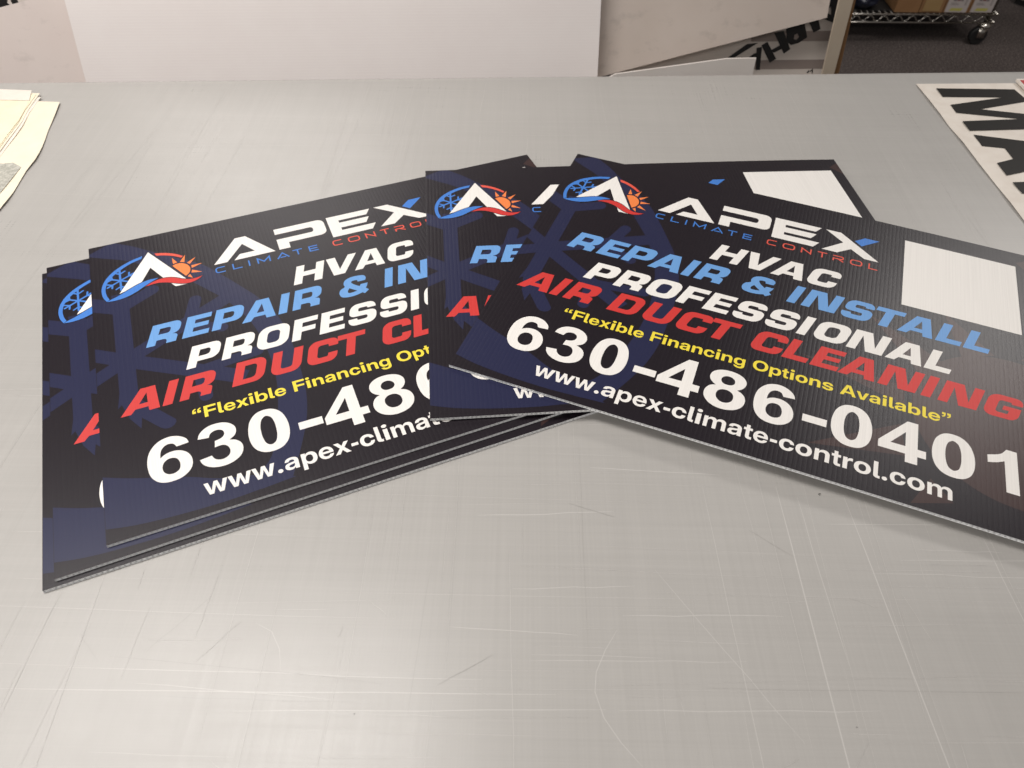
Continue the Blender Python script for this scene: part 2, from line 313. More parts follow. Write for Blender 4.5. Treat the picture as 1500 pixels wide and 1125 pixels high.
    's': (556, [[(283,-12),(249,-11),(216,-7),(185,-1),(156,8),(130,19),(106,33),(85,49),(67,68),(52,88),(41,111),(33,135),(29,162),(178,162),(182,146),(188,131),(197,119),(209,108),(223,100),(240,94),(259,90),(281,89),(301,90),(320,93),(336,98),(349,105),(360,113),(368,122),(372,133),(374,145),(373,154),(369,163),(363,171),(355,178),(345,184),(332,189),(318,193),(302,197),(205,214),(167,223),(135,235),(106,250),(83,267),(65,287),(52,310),(44,336),(41,365),(43,388),(49,410),(57,431),(70,450),(86,467),(104,482),(126,495),(151,506),(178,515),(208,522),(240,525),(275,527),(309,525),(341,521),(371,515),(399,505),(424,494),(446,480),(466,463),(482,445),(496,425),(505,403),(511,378),(514,352),(373,352),(371,367),(366,381),(358,394),(346,405),(332,414),(316,420),(299,424),(279,425),(260,424),(243,421),(228,416),(216,409),(206,401),(198,392),(194,381),(193,370),(194,360),(197,352),(203,344),(211,337),(221,331),(232,325),(245,321),(261,317),(365,298),(404,289),(438,278),(466,264),(488,248),(505,230),(518,208),(525,184),(528,157),(526,132),(520,109),(510,87),(497,68),(480,50),(459,34),(436,20),(410,9),(382,-1),(351,-7),(318,-11)]]),
    'A': (722, [[(5,0),(265,728),(458,728),(717,0),(551,0),(433,357),(423,392),(412,427),(401,463),(390,499),(378,537),(366,578),(354,621),(341,667),(382,667),(369,621),(356,578),(344,537),(333,499),(321,463),(310,427),(299,392),(288,357),(167,0)],[(169,160),(169,279),(554,279),(554,160)]]),
    'v': (556, [[(199,0),(6,516),(156,516),(243,259),(250,237),(257,214),(264,192),(271,169),(277,146),(284,124),(291,101),(297,78),(263,78),(270,101),(276,124),(283,146),(289,169),(296,192),(303,214),(310,237),(317,259),(402,516),(550,516),(357,0)]]),
}

def text_line(s, x, y, em, emx, track=0.0):
    """outlines of a line of text; one list of contours per letter"""
    out = []
    for ch in s:
        if ch == ' ': x += 0.278 * emx; continue
        if ch in '\u201c\u201d':
            for dx in (0.06, 0.28):
                w, h = 0.15 * emx, 0.14 * em
                X, Y = x + dx * emx, y + 0.716 * em
                if ch == '\u201d':
                    q = [(X, Y, 1), (X + w, Y, 1), (X + w, Y - h, 0) [:2], (X + w * .8, Y - 1.75 * h), (X + w * .15, Y - 2.25 * h, 1), (X - .02 * emx, Y - 1.85 * h, 1), (X + w * .38, Y - 1.5 * h), (X + w * .5, Y - h, 1), (X, Y - h, 1)]
                else:
                    Yb = Y - 2.25 * h
                    q = [(X + w, Yb, 1), (X, Yb, 1), (X, Yb + h), (X + w * .2, Yb + 1.75 * h), (X + w * .85, Yb + 2.25 * h, 1), (X + w + .02 * emx, Yb + 1.85 * h, 1), (X + w * .62, Yb + 1.5 * h), (X + w * .5, Yb + h, 1), (X + w, Yb + h, 1)]
                out.append([ccw(smooth(q, 3))])
            x += 0.5 * emx; continue
        adv, conts = GLYPHS[ch]
        if ch == '-': conts = [[(50, 190), (290, 190), (290, 322), (50, 322)]]
        out.append([[(x + px * emx / 1000, y + py * em / 1000) for px, py in c] for c in conts])
        x += adv * emx / 1000 + track
    return out

# heavy wide italic capitals of the service lines (upright shapes, mm; cap height 34)
K = 0.30
CAPS = {
 'H': [[(0,0),(10,0),(10,13.2),(25,13.2),(25,0),(35,0),(35,34),(25,34),(25,21.4),(10,21.4),(10,34),(0,34)]],
 'V': [[(12.6,0),(26.6,0),(38.8,34),(28.2,34),(19.6,9.6),(11.4,34),(0,34)]],
 'A': [[(0,0),(10.2,0),(13,5.8),(26,5.8),(28.2,0),(38.8,0),(26.6,34),(11.6,34)], [(15.2,12),(19.4,26.4),(24,12)]],
 'C': [[(33,22.4),(22.2,22.4),(22.2,26.3,2),(10,26.3,3.5),(10,7.8,3.5),(22.4,7.8,2),(22.4,12.6),(33,12.6),(33,-.3,9),(-1,-.3,10),(-1,34.4,10),(33,34.4,9)]],
 'R': [[(0,0),(9.6,0),(9.6,7.6),(19,7.6,2.5),(21.4,5,2),(21.4,0),(32.2,0),(32.2,11.2,3),(26,13.4),(33,13.9,7),(33,34,8.5),(0,34)], [(9.6,16.6),(9.6,25.8),(22,25.8,3),(22,16.6,3)]],
 'E': [[(0,0),(29,0),(29,7.3),(10.3,7.3),(10.3,13.9),(26.5,13.9),(26.5,20.6),(10.3,20.6),(10.3,26.5),(27.8,26.5),(27.8,34),(0,34)]],
 'F': [[(0,0),(10,0),(10,12.4),(25.7,12.4),(25.7,19.6),(10,19.6),(10,26.5),(27.4,26.5),(27.4,34),(0,34)]],
 'P': [[(0,0),(10,0),(10,9),(33,9,9),(33,34,9),(0,34)], [(10,16.2),(10,26),(22.2,26,4),(22.2,16.2,4)]],
 'O': [[(-1.5,-.4,11.5),(34.4,-.4,11.5),(34.4,34.4,11.5),(-1.5,34.4,11.5)], [(9.2,7.6,5),(9.2,26.2,5),(23.4,26.2,5),(23.4,7.6,5)]],
 'D': [[(0,0),(33.4,0,10.5),(33.4,34,10.5),(0,34)], [(10.2,7),(10.2,26.4),(23.6,26.4,4.5),(23.6,7,4.5)]],
 'U': [[(-1,34),(9.2,34),(9.2,7.4,3.5),(22.2,7.4,3.5),(22.2,34),(32.4,34),(32.4,-.4,10.5),(-1,-.4,10.5)]],
 'S': [[(-1,10.7),(9.4,10.7),(9.4,7.6,2),(21.8,7.6,2.5),(21.8,13.3,2.5),(-.4,14.2,6.5),(-.4,34.4,9.5),(31.2,34.4,9.5),(31.2,24.3),(21.2,24.3),(21.2,27,2),(10,27,2),(10,21.2,2),(32.4,20.6,7.5),(32.4,-.4,9.5),(-1,-.4,9.5)]],
 'N': [[(0,0),(10,0),(10,26),(21,0),(38.8,0),(38.8,34),(28.8,34),(28.8,8.6),(18,34),(0,34)]],
 'T': [[(0,26.6),(11,26.6),(11,0),(21.2,0),(21.2,26.6),(32,26.6),(32,34),(0,34)]],
 'L': [[(0,0),(26.8,0),(26.8,8),(10,8),(10,34),(0,34)]],
 'I': [[(0,0),(10,0),(10,34),(0,34)]],
 'G': [[(33.4,23.6),(22.6,23.6),(22.6,26.3,2),(10,26.3,3.5),(10,7.4,3.5),(22.6,7.4,1.5),(22.6,12.6),(16,12.6),(16,19),(33.4,19),(33.4,-.3,8.5),(-1,-.3,10),(-1,34.4,10),(33.4,34.4,9)]],
}
AMP = [smooth([(-1.7,9.6),(-.6,15.4),(4.2,19),(2.6,24),(3.6,30.2),(9.6,33.9),(19,34.2),(27.6,32),(30.2,27.6),(29.7,23,1),(20.2,23.2,1),(19.4,26),(15,26.9),(12,25.6),(13,22.8),(23.1,14,1),(24.2,17.3,1),(33,17.3,1),(32.4,12.5),(31,8.6,1),(35.2,4.4,1),(30.3,-.6,1),(27.2,1.9,1),(20,-.3),(9,-.4),(1.6,2.4)],4),
       smooth([(8.6,9.6),(10.4,14.8,1),(20.4,7.2,1),(14,6),(9.8,6.8)],4)]
SERVICE = [
 ('white', 291.0, [('H',228.3),('V',265.4),('A',304.5),('C',347.4)]),
 ('blue', 246.2, [('R',53.3),('E',92.0),('P',124.8),('A',159.1),('I',201.0),('R',217.4),('&',275.0),('I',329.8),('N',346.9),('S',391.8),('T',424.4),('A',456.6),('L',498.2),('L',528.2)]),
 ('white', 195.3, [('P',91.1),('R',128.8),('O',167.6),('F',206.5),('E',238.3),('S',272.6),('S',310.4),('I',347.5),('O',365.8),('N',403.2),('A',445.4),('L',486.8)]),
 ('red', 151.0, [('A',21.0),('I',62.2),('R',79.3),('D',133.6),('U',175.0),('C',214.8),('T',246.9),('C',301.0),('L',337.0),('E',367.6),('A',397.8),('N',439.9),('I',484.2),('N',501.4),('G',546.6)]),
]
def service_glyph(ch, x0, base):
    cs = AMP if ch == '&' else [rounded(c) for c in CAPS[ch]]
    cs = [ccw(cs[0])] + [cw(c) for c in cs[1:]]
    return [[(x0 + x + K * y, base + y) for x, y in c] for c in cs]

# phone digits (mm on the sign)
D6 = ([(82.1,92.6,1),(80.7,97.7),(76.8,102.2),(71.4,105.4),(63.9,106.9),(55.1,104.9),(48.4,99.6),(43.8,92),(41.8,83.5),(41.5,73.8),(43.1,64.2),(46.1,58),(50.8,53.1),(56.9,50.5),(63.6,50),(70.1,50.9),(76,53.9),(80.5,58.6),(83,65.3),(82.7,73),(80.3,79),(76.3,83.4),(70.5,86.4),(64.3,86.9),(58.6,85.5),(53.9,82.2,1),(54.8,89.6),(56.9,94.3),(60.4,97.1),(64.6,97.6),(67.9,96),(70.3,91.5,1)],
      [(60,78.2),(56.2,74.6),(54.8,68.6),(56.5,62.6),(61,59.2),(66.2,59.3),(70.2,62.2),(71.5,67.4),(70.7,73.2),(68.2,77.2),(64.4,78.8)])
D3 = ([(90.7,92.3,1),(92.8,98.3),(96.8,102.8),(102.4,105.8),(109.7,106.9),(117.9,105.6),(123.9,102),(127.8,96.6),(128.5,90.6),(126.1,84.8),(120.5,80.7,1),(126.3,78.2),(130.4,73.8),(132,68.4),(131.2,62.4),(128.1,56.8),(122.2,52.6),(114.5,50.3),(105.4,50.7),(97.4,53.9),(91.9,59.3),(89.7,65.5,1),(101.5,66.9,1),(103,62.8),(106.4,59.8),(110.6,58.7),(114.7,59.6),(118.1,62.4),(119.4,66.8),(118.6,71.6),(116,75.2),(112,76.7),(105.5,76.2,1),(106.6,84.3,1),(111.9,85.4),(115.4,87.8),(116.8,91.2),(115.9,95),(112.4,97.6),(107.3,97.7),(103.3,95.2),(101.4,90.7,1)],)
D8 = ([(277.2,81.6,1),(273.6,84),(270.4,87.8),(269.1,92.9),(270.6,99),(275.3,103.6),(281.3,106.2),(288.6,107),(295.9,106.2),(302.3,103.6),(306.6,99.4),(308.2,94.6),(307.2,88.8),(304.2,84.4),(300.2,81.6,1),(305.4,79),(309,75),(310.6,69.4),(309.9,63.4),(307.4,58.2),(302.2,53.6),(296,51),(288.4,50),(281.2,51),(274.4,54.2),(269.4,59.4),(267.1,65.8),(267.7,72.4),(270.4,77.6),(273.6,80.2)],
      [(288.8,98.6),(284.6,97.4),(281.9,94.2),(281.6,90.2),(284,86.8),(288.8,85.7),(293.6,86.8),(296.2,90.2),(295.8,94.2),(293,97.4)],
      [(288.9,78.2),(284,77),(280.6,73.6),(279.7,68.8),(281.2,63.8),(284.8,60.4),(289.2,59.4),(293.6,60.6),(296.9,63.8),(298.1,68.8),(296.8,74),(293.4,77.1)])
D0 = ([(150.6,104.9),(143.4,97),(140.1,86.6),(139.1,76.4),(140.2,66),(143.8,57.6),(150.4,51.9),(159.4,50.1),(168.6,52),(175,57.8),(178.6,66.6),(179.8,77.4),(178.7,88),(174.9,98.4),(168.2,105),(159.4,107)],
      [(159.6,98.1),(155.3,95.2),(152.7,88.4),(151.8,78.4),(152.6,68.2),(155,61.4),(159.4,58.9),(163.8,61.6),(166.2,68.4),(167,78.4),(166.3,88.6),(164,95.2)])
D4 = ([(445.4,62.4,1),(445.4,71.6,1),(472.8,107,1),(483.3,107,1),(483.3,72.3,1),(491.4,72.3,1),(491.4,62.4,1),(483.3,62.4,1),(483.3,51.8,1),(471.6,51.8,1),(471.6,62.4,1)], [(457.2,72.3,1),(471.6,72.3,1),(471.6,91.6,1)])
D1 = ([(549.5,93.6,1),(549.5,83.9,1),(557.4,86.5),(565.4,91,1),(565.4,51.8,1),(577.5,51.8,1),(577.5,107.2,1),(567.8,107.2,1),(562.2,99.6),(549.5,93.6,1)],)
def digit(D, dx):
    cs = [smooth([((p[0] + dx, p[1]) + tuple(p[2:])) for p in c], 4) for c in D]
    return [ccw(cs[0])] + [cw(c) for c in cs[1:]]
def rect(x0, y0, x1, y1): return [(x0, y0), (x1, y0), (x1, y1), (x0, y1)]
PHONE = [digit(D6, 0), digit(D3, 0), digit(D0, 0), [rect(188.9, 66.4, 213.6, 76.2)], digit(D4, -229.7), digit(D8, 0),
         digit(D6, 277.4), [rect(369.6, 66.4, 394.2, 76.2)], digit(D0, 259.2), digit(D4, 0), digit(D0, 357.8), digit(D1, 0)]

# title
TITLE_WHITE = [
 [[(143.6,366),(160,366),(182.6,396.2),(195.6,376.4),(176.8,376.4),(168.6,366),(220.2,366),(188.8,411.2),(175.6,411.2)]],
 [rounded([(225.4,399.3),(225.4,411),(290.6,411,9),(290.6,378,9),(239.6,378),(239.6,366.4),(225.4,366.4),(225.4,388.4),(274.4,388.4,4),(274.4,399.3,4)])],
 [[(295.2,366.4),(348.4,366.4),(355.2,377.8),(309.8,377.8),(309.8,383.4),(344,383.4),(350.2,394.6),(309.8,394.6),(309.8,400),(348.4,400),(355,411),(295.2,411)]],
 [[(359.4,366.4),(378.6,366.4),(394.8,380.2),(412.4,366),(430,366),(380.2,411),(360.8,411),(384.4,390.6)]],
]
TITLE_BLUE = [[[(398.4,399.8),(407.4,391.6),(428.6,411),(410.6,411)]]]
def rr(x0, y0, x1, y1, r, n=4): return rounded([(x0, y0, r), (x1, y0, r), (x1, y1, r), (x0, y1, r)], n)
B0, B1, SW = 349.2, 358.6, 1.75
def thin(ch, x0, x1):
    if ch == 'C': return [stroke(rounded([(x1, B1), (x0 + .8, B1, 3), (x0 + .8, B0, 3), (x1, B0)]), SW)]
    if ch == 'L': return [stroke([(x0 + .8, B1 + .8), (x0 + .8, B0), (x1, B0)], SW)]
    if ch == 'I': return [stroke([((x0 + x1) / 2, B1 + .8), ((x0 + x1) / 2, B0 - .8)], SW)]
    if ch == 'M': return [stroke([(x0 + .8, B0 - .8), (x0 + .8, B1), ((x0 + x1) / 2, B0 + 1.6), (x1 - .8, B1), (x1 - .8, B0 - .8)], SW)]
    if ch == 'N': return [stroke([(x0 + .8, B0 - .8), (x0 + .8, B1 - .4), (x1 - .8, B0 + .4), (x1 - .8, B1 + .8)], SW)]
    if ch == 'A': return [stroke([(x0, B0 - .8), ((x0 + x1) / 2, B1 + .4), (x1, B0 - .8)], SW), stroke([(x0 + 3.6, B0 + 1.2), (x1 - 3.6, B0 + 1.2)], SW)]
    if ch == 'T': return [stroke([(x0, B1), (x1, B1)], SW), stroke([((x0 + x1) / 2, B1), ((x0 + x1) / 2, B0 - .8)], SW)]
    if ch == 'E': return [stroke([(x1, B1), (x0 + .8, B1), (x0 + .8, B0), (x1, B0)], SW), stroke([(x0, (B0 + B1) / 2), (x1 - .8, (B0 + B1) / 2)], SW)]
    if ch == 'O': return [stroke(rr(x0 + .8, B0, x1 - .8, B1, 3.2), SW, True)]
    if ch == 'R': return [stroke(rounded([(x0, B1), (x1 - .8, B1, 2), (x1 - .8, B0 + 4, 2), (x0 + .8, B0 + 4), (x0 + .8, B0 - .8)]), SW), stroke([(x0 + 6, B0 + 4), (x1, B0 - .6)], SW)]
SUB_BLUE = [thin(c, a, b) for c, a, b in (('C',143.8,155.4),('L',164.6,176),('I',184,186),('M',195,211.3),('A',219.8,234.3),('T',240,252.2),('E',260.4,272))]
SUB_RED = [thin(c, a, b) for c, a, b in (('C',291.4,303.4),('O',311.7,327.2),('N',335,348),('T',355.4,367.4),('R',374.6,388),('O',395.9,410.7),('L',418.2,429.2))]

# emblem
E_A = [(69.4,422.6),(31.2,352.4),(56.2,362.4),(69.6,389.8),(83.4,362.6),(95.2,342.2),(108.6,342.2),(112,346)]
E_RING = smooth([(62,417.3,1),(47.5,412.4),(34,404.4),(23.6,395),(16.1,383.4),(12.1,370.8),(11.9,358.5),(13.6,350),(16.9,342.4,1),(20.3,344.6,1),(17.2,354),(16.2,366),(18.9,378.2),(25.7,389.4),(35.8,399),(47.3,406.8),(60.7,412,1)], 4)
E_ARC = smooth([(76.6,416.9,1),(84.5,415),(94.4,410.7),(103.2,404.8),(109.6,398.8,1),(107,396.3,1),(101,401.2),(93.1,406.2),(84.8,409.9),(78.8,411.3,1)], 4)
E_SWB = smooth([(20.3,344.8,1),(31.2,349.8),(43.3,357.2),(56,363.8),(66.4,366.5),(77.3,366,1),(69.2,361.8),(58.9,355),(48.7,347.9),(37.6,343.2),(27.1,341.6),(16.9,342.4,1)], 4)
E_SWR = smooth([(60.9,355,1),(68,359.6),(77.1,362.9),(87,362.7),(96.6,358.8),(105,353),(113.5,349.6),(121.5,349.6),(127.8,351,1),(121.2,345.8),(113.3,343.2),(104.2,344.2),(95.6,348.4),(86,353.6),(74.6,356.6)], 4)
E_SUN = smooth([(95.2,383.4,1),(99.4,385.4),(104.6,385.6),(110,382.6),(114,377.2),(115.4,370.6),(113.6,363),(108.8,357.8,1)], 4)
E_RAYS = [[(96.2,399.8),(101.6,388.4),(96.4,387)], [(112.2,400.2),(110,385.6),(104.8,388.2)], [(124.2,391),(115.8,379.4),(112.8,383.6)],
          [(130.6,376),(117.4,370.6),(117.2,376.2)], [(128.4,358.6),(115.8,361.6),(117.2,367.2)], [(116.3,351),(110.6,356),(114,359.4)]]
cS = (33.8, 377.6)
def flake(c, arms, w):
    out = []
    for a, L, br in arms:
        d = Vector((math.cos(math.radians(a)), math.sin(math.radians(a)))); C = Vector(c)
        out.append(capsule(C, C + d * L, w))
        for s in br:
            for q in (55, -55):
                e = Vector((math.cos(math.radians(a + q)), math.sin(math.radians(a + q))))
                P = C + d * (L * s); out.append(capsule(P, P + e * (L * 0.36), w * .85))
    return out
E_FLAKE = [[c] for c in flake(cS, [(90, 20.5, (.62,)), (30, 19, (.62,)), (150, 17.5, (.62,)), (210, 17.5, (.62,)), (270, 18.5, (.62,)), (330, 12, ())], 2.5)]
def grow(c, d):
    c = ccw(c); N = len(c); out = []
    for i in range(N):
        a = (Vector(c[i]) - Vector(c[i - 1])); b = (Vector(c[(i + 1) % N]) - Vector(c[i]))
        a = a.normalized() if a.length > 1e-6 else b.normalized(); b = b.normalized() if b.length > 1e-6 else a
        n = Vector((a.y, -a.x)) + Vector((b.y, -b.x)); n = n.normalized() if n.length > 1e-3 else Vector((a.y, -a.x))
        out.append((c[i][0] + n.x * d, c[i][1] + n.y * d))
    return out

# big tone-on-tone motif behind the lettering
def clip(poly, x0=0.4, y0=0.4, x1=609.2, y1=456.8):
    for ax, lim, sg in ((0, x0, 1), (0, x1, -1), (1, y0, 1), (1, y1, -1)):
        out = []
        for i in range(len(poly)):
            a, b = poly[i - 1], poly[i]
            ia, ib = (a[ax] - lim) * sg >= 0, (b[ax] - lim) * sg >= 0
            if ia != ib:
                t = (lim - a[ax]) / (b[ax] - a[ax]); out.append((a[0] + t * (b[0] - a[0]), a[1] + t * (b[1] - a[1])))
            if ib: out.append(b)
        poly = out
        if len(poly) < 3: return None
    return poly
cB = (31.2, 234)
BG_COLD = [
 capsule(cB, (31.2, 352), 18.8, False), capsule((31.2, 325), (67.5, 346), 17), capsule((31.2, 325), (-20, 354), 22, False),
 capsule(cB, (152, 300), 19.5, False), capsule((103, 272), (114, 309), 14.5), capsule((104, 266), (137, 249), 14),
 capsule(cB, (150, 161), 19.5, False), capsule((104, 196), (106.5, 149), 14), capsule((110, 190), (168, 196), 14),
 capsule(cB, (-30, 274), 18.5, False), capsule(cB, (-30, 197), 17.5, False),
 ccw([(21.8,236),(21.8,186),(19.2,164.2),(23.2,168.4),(30.2,145.2),(39.8,128.6),(41.4,143),(58,122.4),(61,120),(64.6,118.7),(68.4,119.2),(71.6,121.4),(73.6,124.8),(73.4,128.4),(59,147),(40.4,172),(40.4,236)]),
 smooth([(28,460,1),(40.5,450.6),(54.6,440.1),(70.9,424.8),(92,406.5),(116.3,386.1),(134,367.6),(150.3,343),(169.1,312),(185.5,283),(198.4,250),(204.2,222.9),(207,186.3),(207.2,150),(205.4,113),(198.7,80),(184.8,43.1),(170.4,11.4,1),(140.3,9,1),(140.3,27.4,1),(153,39.6),(164,63),(173.6,103.6),(179,137.3),(180.2,170),(177.4,204),(169.6,244.4),(158,274),(143.5,302.3),(131.6,319.6),(117.4,339.6),(100,360),(72,389),(39.8,416.7),(18.4,428.9),(-4,441.5,1)], 4),
 smooth([(-4,81.6,1),(23.9,69),(56.2,57.4),(77.6,49.2),(105,36.4),(141,27,1),(174,11.4,1),(140,9.4),(116,8),(72.3,8.6),(25.4,12.6),(-4,18.8,1)], 4),
]
BG_COLD = [ccw(c) for c in (clip(c) for c in BG_COLD) if c]
disc = [(578.5 + 102.5 * math.cos(t), 139.5 + 104.5 * math.sin(t)) for t in [2 * math.pi * i / 72 for i in range(72)]]
BG_WARM = [clip(disc)] + [clip(p) for p in (
 [(378.2,39),(466,101),(473,60)], [(478.4,3.2),(496.2,40.4),(517.2,18.6)], [(357,164.6),(468,158),(469,128)],
 [(425,262),(508,211),(487,178)], [(508,300),(527,229),(562,246)], [(624,300),(590,250),(625,246)],
 [(609.2,447),(594.4,435.8),(609.2,417.6)])]
BG_WARM = [ccw(c) for c in BG_WARM if c]

# ------------------------------------------------------------------ sign materials
PITCH_F = 4.7625            # flute pitch in mm
def ink(name, rgb, rough=0.42, spec=0.5, strength=1.0):
    mt = mat(name, lin(*rgb), rough, spec); nt, b = nodes(mt)
    co = texco(nt)
    sx = nt.nodes.new("ShaderNodeSeparateXYZ"); nt.links.new(co, sx.inputs[0])
    u = math_node(nt, 'MULTIPLY', sx.outputs[0], 2 * math.pi * 1000 / PITCH_F)
    wv = math_node(nt, 'COSINE', u)
    wv = math_node(nt, 'ABSOLUTE', math_node(nt, 'SINE', math_node(nt, 'MULTIPLY', sx.outputs[0], math.pi * 1000 / PITCH_F)))
    wv = math_node(nt, 'POWER', wv, 0.55)                # the film sags between the ribs
    n1 = bump(nt, wv, 0.33 * strength, 0.00020)
    fine = noise(nt, mapping(nt, co, (1, 1, 1)), 1500, 1.5)
    streak = noise(nt, mapping(nt, co, (900, 6, 1)), 1.0, 2)
    n2 = bump(nt, fine, 0.30, 0.00022, n1)
    nt.links.new(n2, b.inputs["Normal"])
    rg = math_node(nt, 'ADD', math_node(nt, 'MULTIPLY', fine, 0.16), rough - 0.08)
    nt.links.new(rg, b.inputs["Roughness"])
    dark = lin(*[c * 0.975 for c in rgb])
    c = mixcol(nt, dark, lin(*rgb), ramp(nt, streak, [(0.35, grey(0)), (0.6, grey(1))]))
    nt.links.new(c, b.inputs["Base Color"])
    return mt
M_BLACK = ink("black_print", (27, 20, 27), .33, .38)
M_NAVY = ink("navy_print", (36, 38, 68), .33, .38)
M_BROWN = ink("brown_print", (60, 41, 40), .33, .38)
M_WHITE = ink("white_print", (236, 232, 227), 0.5)
M_LBLUE = ink("light_blue_print", (104, 156, 214), 0.48)
M_RED = ink("red_print", (204, 50, 46), 0.48)
M_YEL = ink("yellow_print", (238, 216, 60), 0.48)
M_BLUE = ink("blue_print", (60, 122, 204), 0.48)
M_SRED = ink("coral_print", (222, 84, 66), 0.48)
M_ORANGE = ink("orange_print", (238, 130, 66), 0.48)
M_PLAST = mat("white_fluted_plastic", lin(246, 247, 248), 0.45)
_nt, _b = nodes(M_PLAST)
_b.inputs["Subsurface Weight"].default_value = 0.25
_b.inputs["Subsurface Radius"].default_value = (0.004, 0.004, 0.004)
_b.inputs["Subsurface Scale"].default_value = 0.5

W, H, T = 0.6096, 0.4572, 0.0035
N_FL = 128

def flat_parts():
    parts = []
    def layer(groups, z, k, acc):
        for conts in groups:
            if conts and isinstance(conts[0][0], (int, float)): conts = [conts]
            vs, fs = fill(conts)
            b = len(acc[0]); acc[0].extend((x / 1000, y / 1000, z) for x, y in vs)
            acc[1].extend(tuple(i + b for i in f) for f in fs); acc[2].extend([k] * len(fs))
    def part(name, mats, layers):
        acc = ([], [], [])
        for groups, z, k in layers: layer(groups, z, k, acc)
        parts.append((name, mats, acc))
    part('snowflake_print', [M_NAVY], [([BG_COLD], 3e-5, 0)])
    part('sun_print', [M_BROWN], [([BG_WARM[:-1]], 3e-5, 0)])
    part('corner_print', [M_BROWN], [([BG_WARM[-1:]], 3e-5, 0)])
    part('emblem', [M_WHITE, M_BLUE, M_RED, M_SRED, M_ORANGE, M_BLACK], [
        ([grow(E_A, 1.6)], 5e-5, 5), ([grow(E_RING, .6)], 5e-5, 5), ([grow(E_SUN, 1.3)], 5.2e-5, 5),
        ([E_A], 6e-5, 0), ([E_RING], 6e-5, 1), ([[c[0] for c in E_FLAKE]], 5.6e-5, 1), ([E_ARC], 6e-5, 3),
        ([grow(E_SWB, 1.0)], 7e-5, 5), ([grow(E_SWR, 1.0)], 7.3e-5, 5),
        ([E_SWB], 8.2e-5, 1), ([E_SWR], 8.6e-5, 2), ([E_SUN], 8e-5, 4), ([[r] for r in E_RAYS], 8e-5, 4)])
    part('title_lettering', [M_WHITE, M_BLUE, M_SRED], [(TITLE_WHITE, 7e-5, 0), (TITLE_BLUE, 7e-5, 1),
        ([c for g in SUB_BLUE for c in g], 7e-5, 1), ([c for g in SUB_RED for c in g], 7e-5, 2)])
    for nm, i, mt in (('first_service_line', 0, M_WHITE), ('second_service_line', 1, M_LBLUE), ('third_service_line', 2, M_WHITE), ('fourth_service_line', 3, M_RED)):
        part(nm, [mt], [([service_glyph(ch, x, SERVICE[i][1]) for ch, x in SERVICE[i][2]], 7e-5, 0)])
    part('slogan', [M_YEL], [(text_line('\u201cFlexible Financing Options Available\u201d', 88.6, 119.6, 21.4, 23.2), 7e-5, 0)])
    part('phone_number', [M_WHITE], [(PHONE, 7e-5, 0)])
    part('web_address', [M_WHITE], [(text_line('www.apex-climate-control.com', 89.0, 20.8, 28.2, 29.1), 7e-5, 0)])
    part('blank_white_square', [M_WHITE], [([rect(460.0, 294.6, 593.6, 427.6)], 7e-5, 0)])
    return parts
FLAT = flat_parts()

def strips(verts, faces, ks, step=0.04):
    bm = bmesh.new()
    vs = [bm.verts.new(v) for v in verts]
    for f, k in zip(faces, ks):
        try:
            q = bm.faces.new([vs[i] for i in f]); q.material_index = k
        except ValueError: pass
    x = step
    while x < W:
        bmesh.ops.bisect_plane(bm, geom=bm.verts[:] + bm.edges[:] + bm.faces[:], dist=1e-7, plane_co=(x, 0, 0), plane_no=(1, 0, 0))
        x += step
    bm.verts.index_update()
    out = [v.co.copy() for v in bm.verts], [[v.index for v in f.verts] for f in bm.faces], [f.material_index for f in bm.faces]
    bm.free(); return out

def sheet_geo():
    g = Geo(); s = 0.00032
    xs = [W * i / N_FL for i in range(N_FL + 1)]
    for z0, z1, top in ((-s, 0, True), (-T, -T + s, False)):
        v = []
        for x in xs: v += [(x, 0, z0), (x, H, z0), (x, 0, z1), (x, H, z1)]
        b = 0; f, k = [], []
        for i in range(N_FL):
            a, c = 4 * i, 4 * i + 4
            f += [(a + 2, c + 2, c + 3, a + 3), (a, a + 1, c + 1, c), (a, c, c + 2, a + 2), (a + 1, a + 3, c + 3, c + 1)]
            k += [1 if top else 0, 0, 0, 0]
        f += [(0, 2, 3, 1), (4 * N_FL, 4 * N_FL + 1, 4 * N_FL + 3, 4 * N_FL + 2)]; k += [1 if top else 0, 0]
        base = len(g.v); g.v += v; g.f += [tuple(i + base for i in q) for q in f]; g.k += k
    for i, x in enumerate(xs):
        h = 0.00019
        a, b = (x - h, x + h)
        if i == 0: a, b = 0.00002, 2 * h
        if i == N_FL: a, b = W - 2 * h, W - 0.00002
        g.box(a, b, 0.0002, H - 0.0002, -T + s, -s)
        if i < N_FL:      # white plugs added in flute ends, imitating light coming through the plastic
            for y0, y1 in ((.0004, .05), (H - .05, H - .0004)): g.box(x + .0014, xs[i + 1] - .0003, y0, y1, -T + s, -s)
    return g
SHEET = sheet_geo()

def make_sign(x, y, z, rot, label, bend=None, seed=0):
    root = empty('yard_sign', (x, y, z), rot)
    tag(root, label, 'sign', 'fluted plastic signs fanned out on the table')
    bd = (lambda p: (p[0], p[1], p[2] + bend(p[0]))) if bend else (lambda p: p)
    obj('fluted_sheet', [bd(p) for p in SHEET.v], SHEET.f, [M_PLAST, M_BLACK], root, SHEET.k)
    for nm, mats, (v, f, k) in FLAT:
        if bend: v, f, k = strips(v, f, k)
        obj(nm, [bd(p) for p in v], f, mats, root, k)
    return root

def copy_tree(root, x, y, z, rot, label):
    r = root.copy(); COL.objects.link(r); r.location = (x, y, z); r.rotation_euler = (0, 0, rot); r['label'] = label
    for ch in list(root.children):
        c = ch.copy(); COL.objects.link(c); c.parent = r
    return r

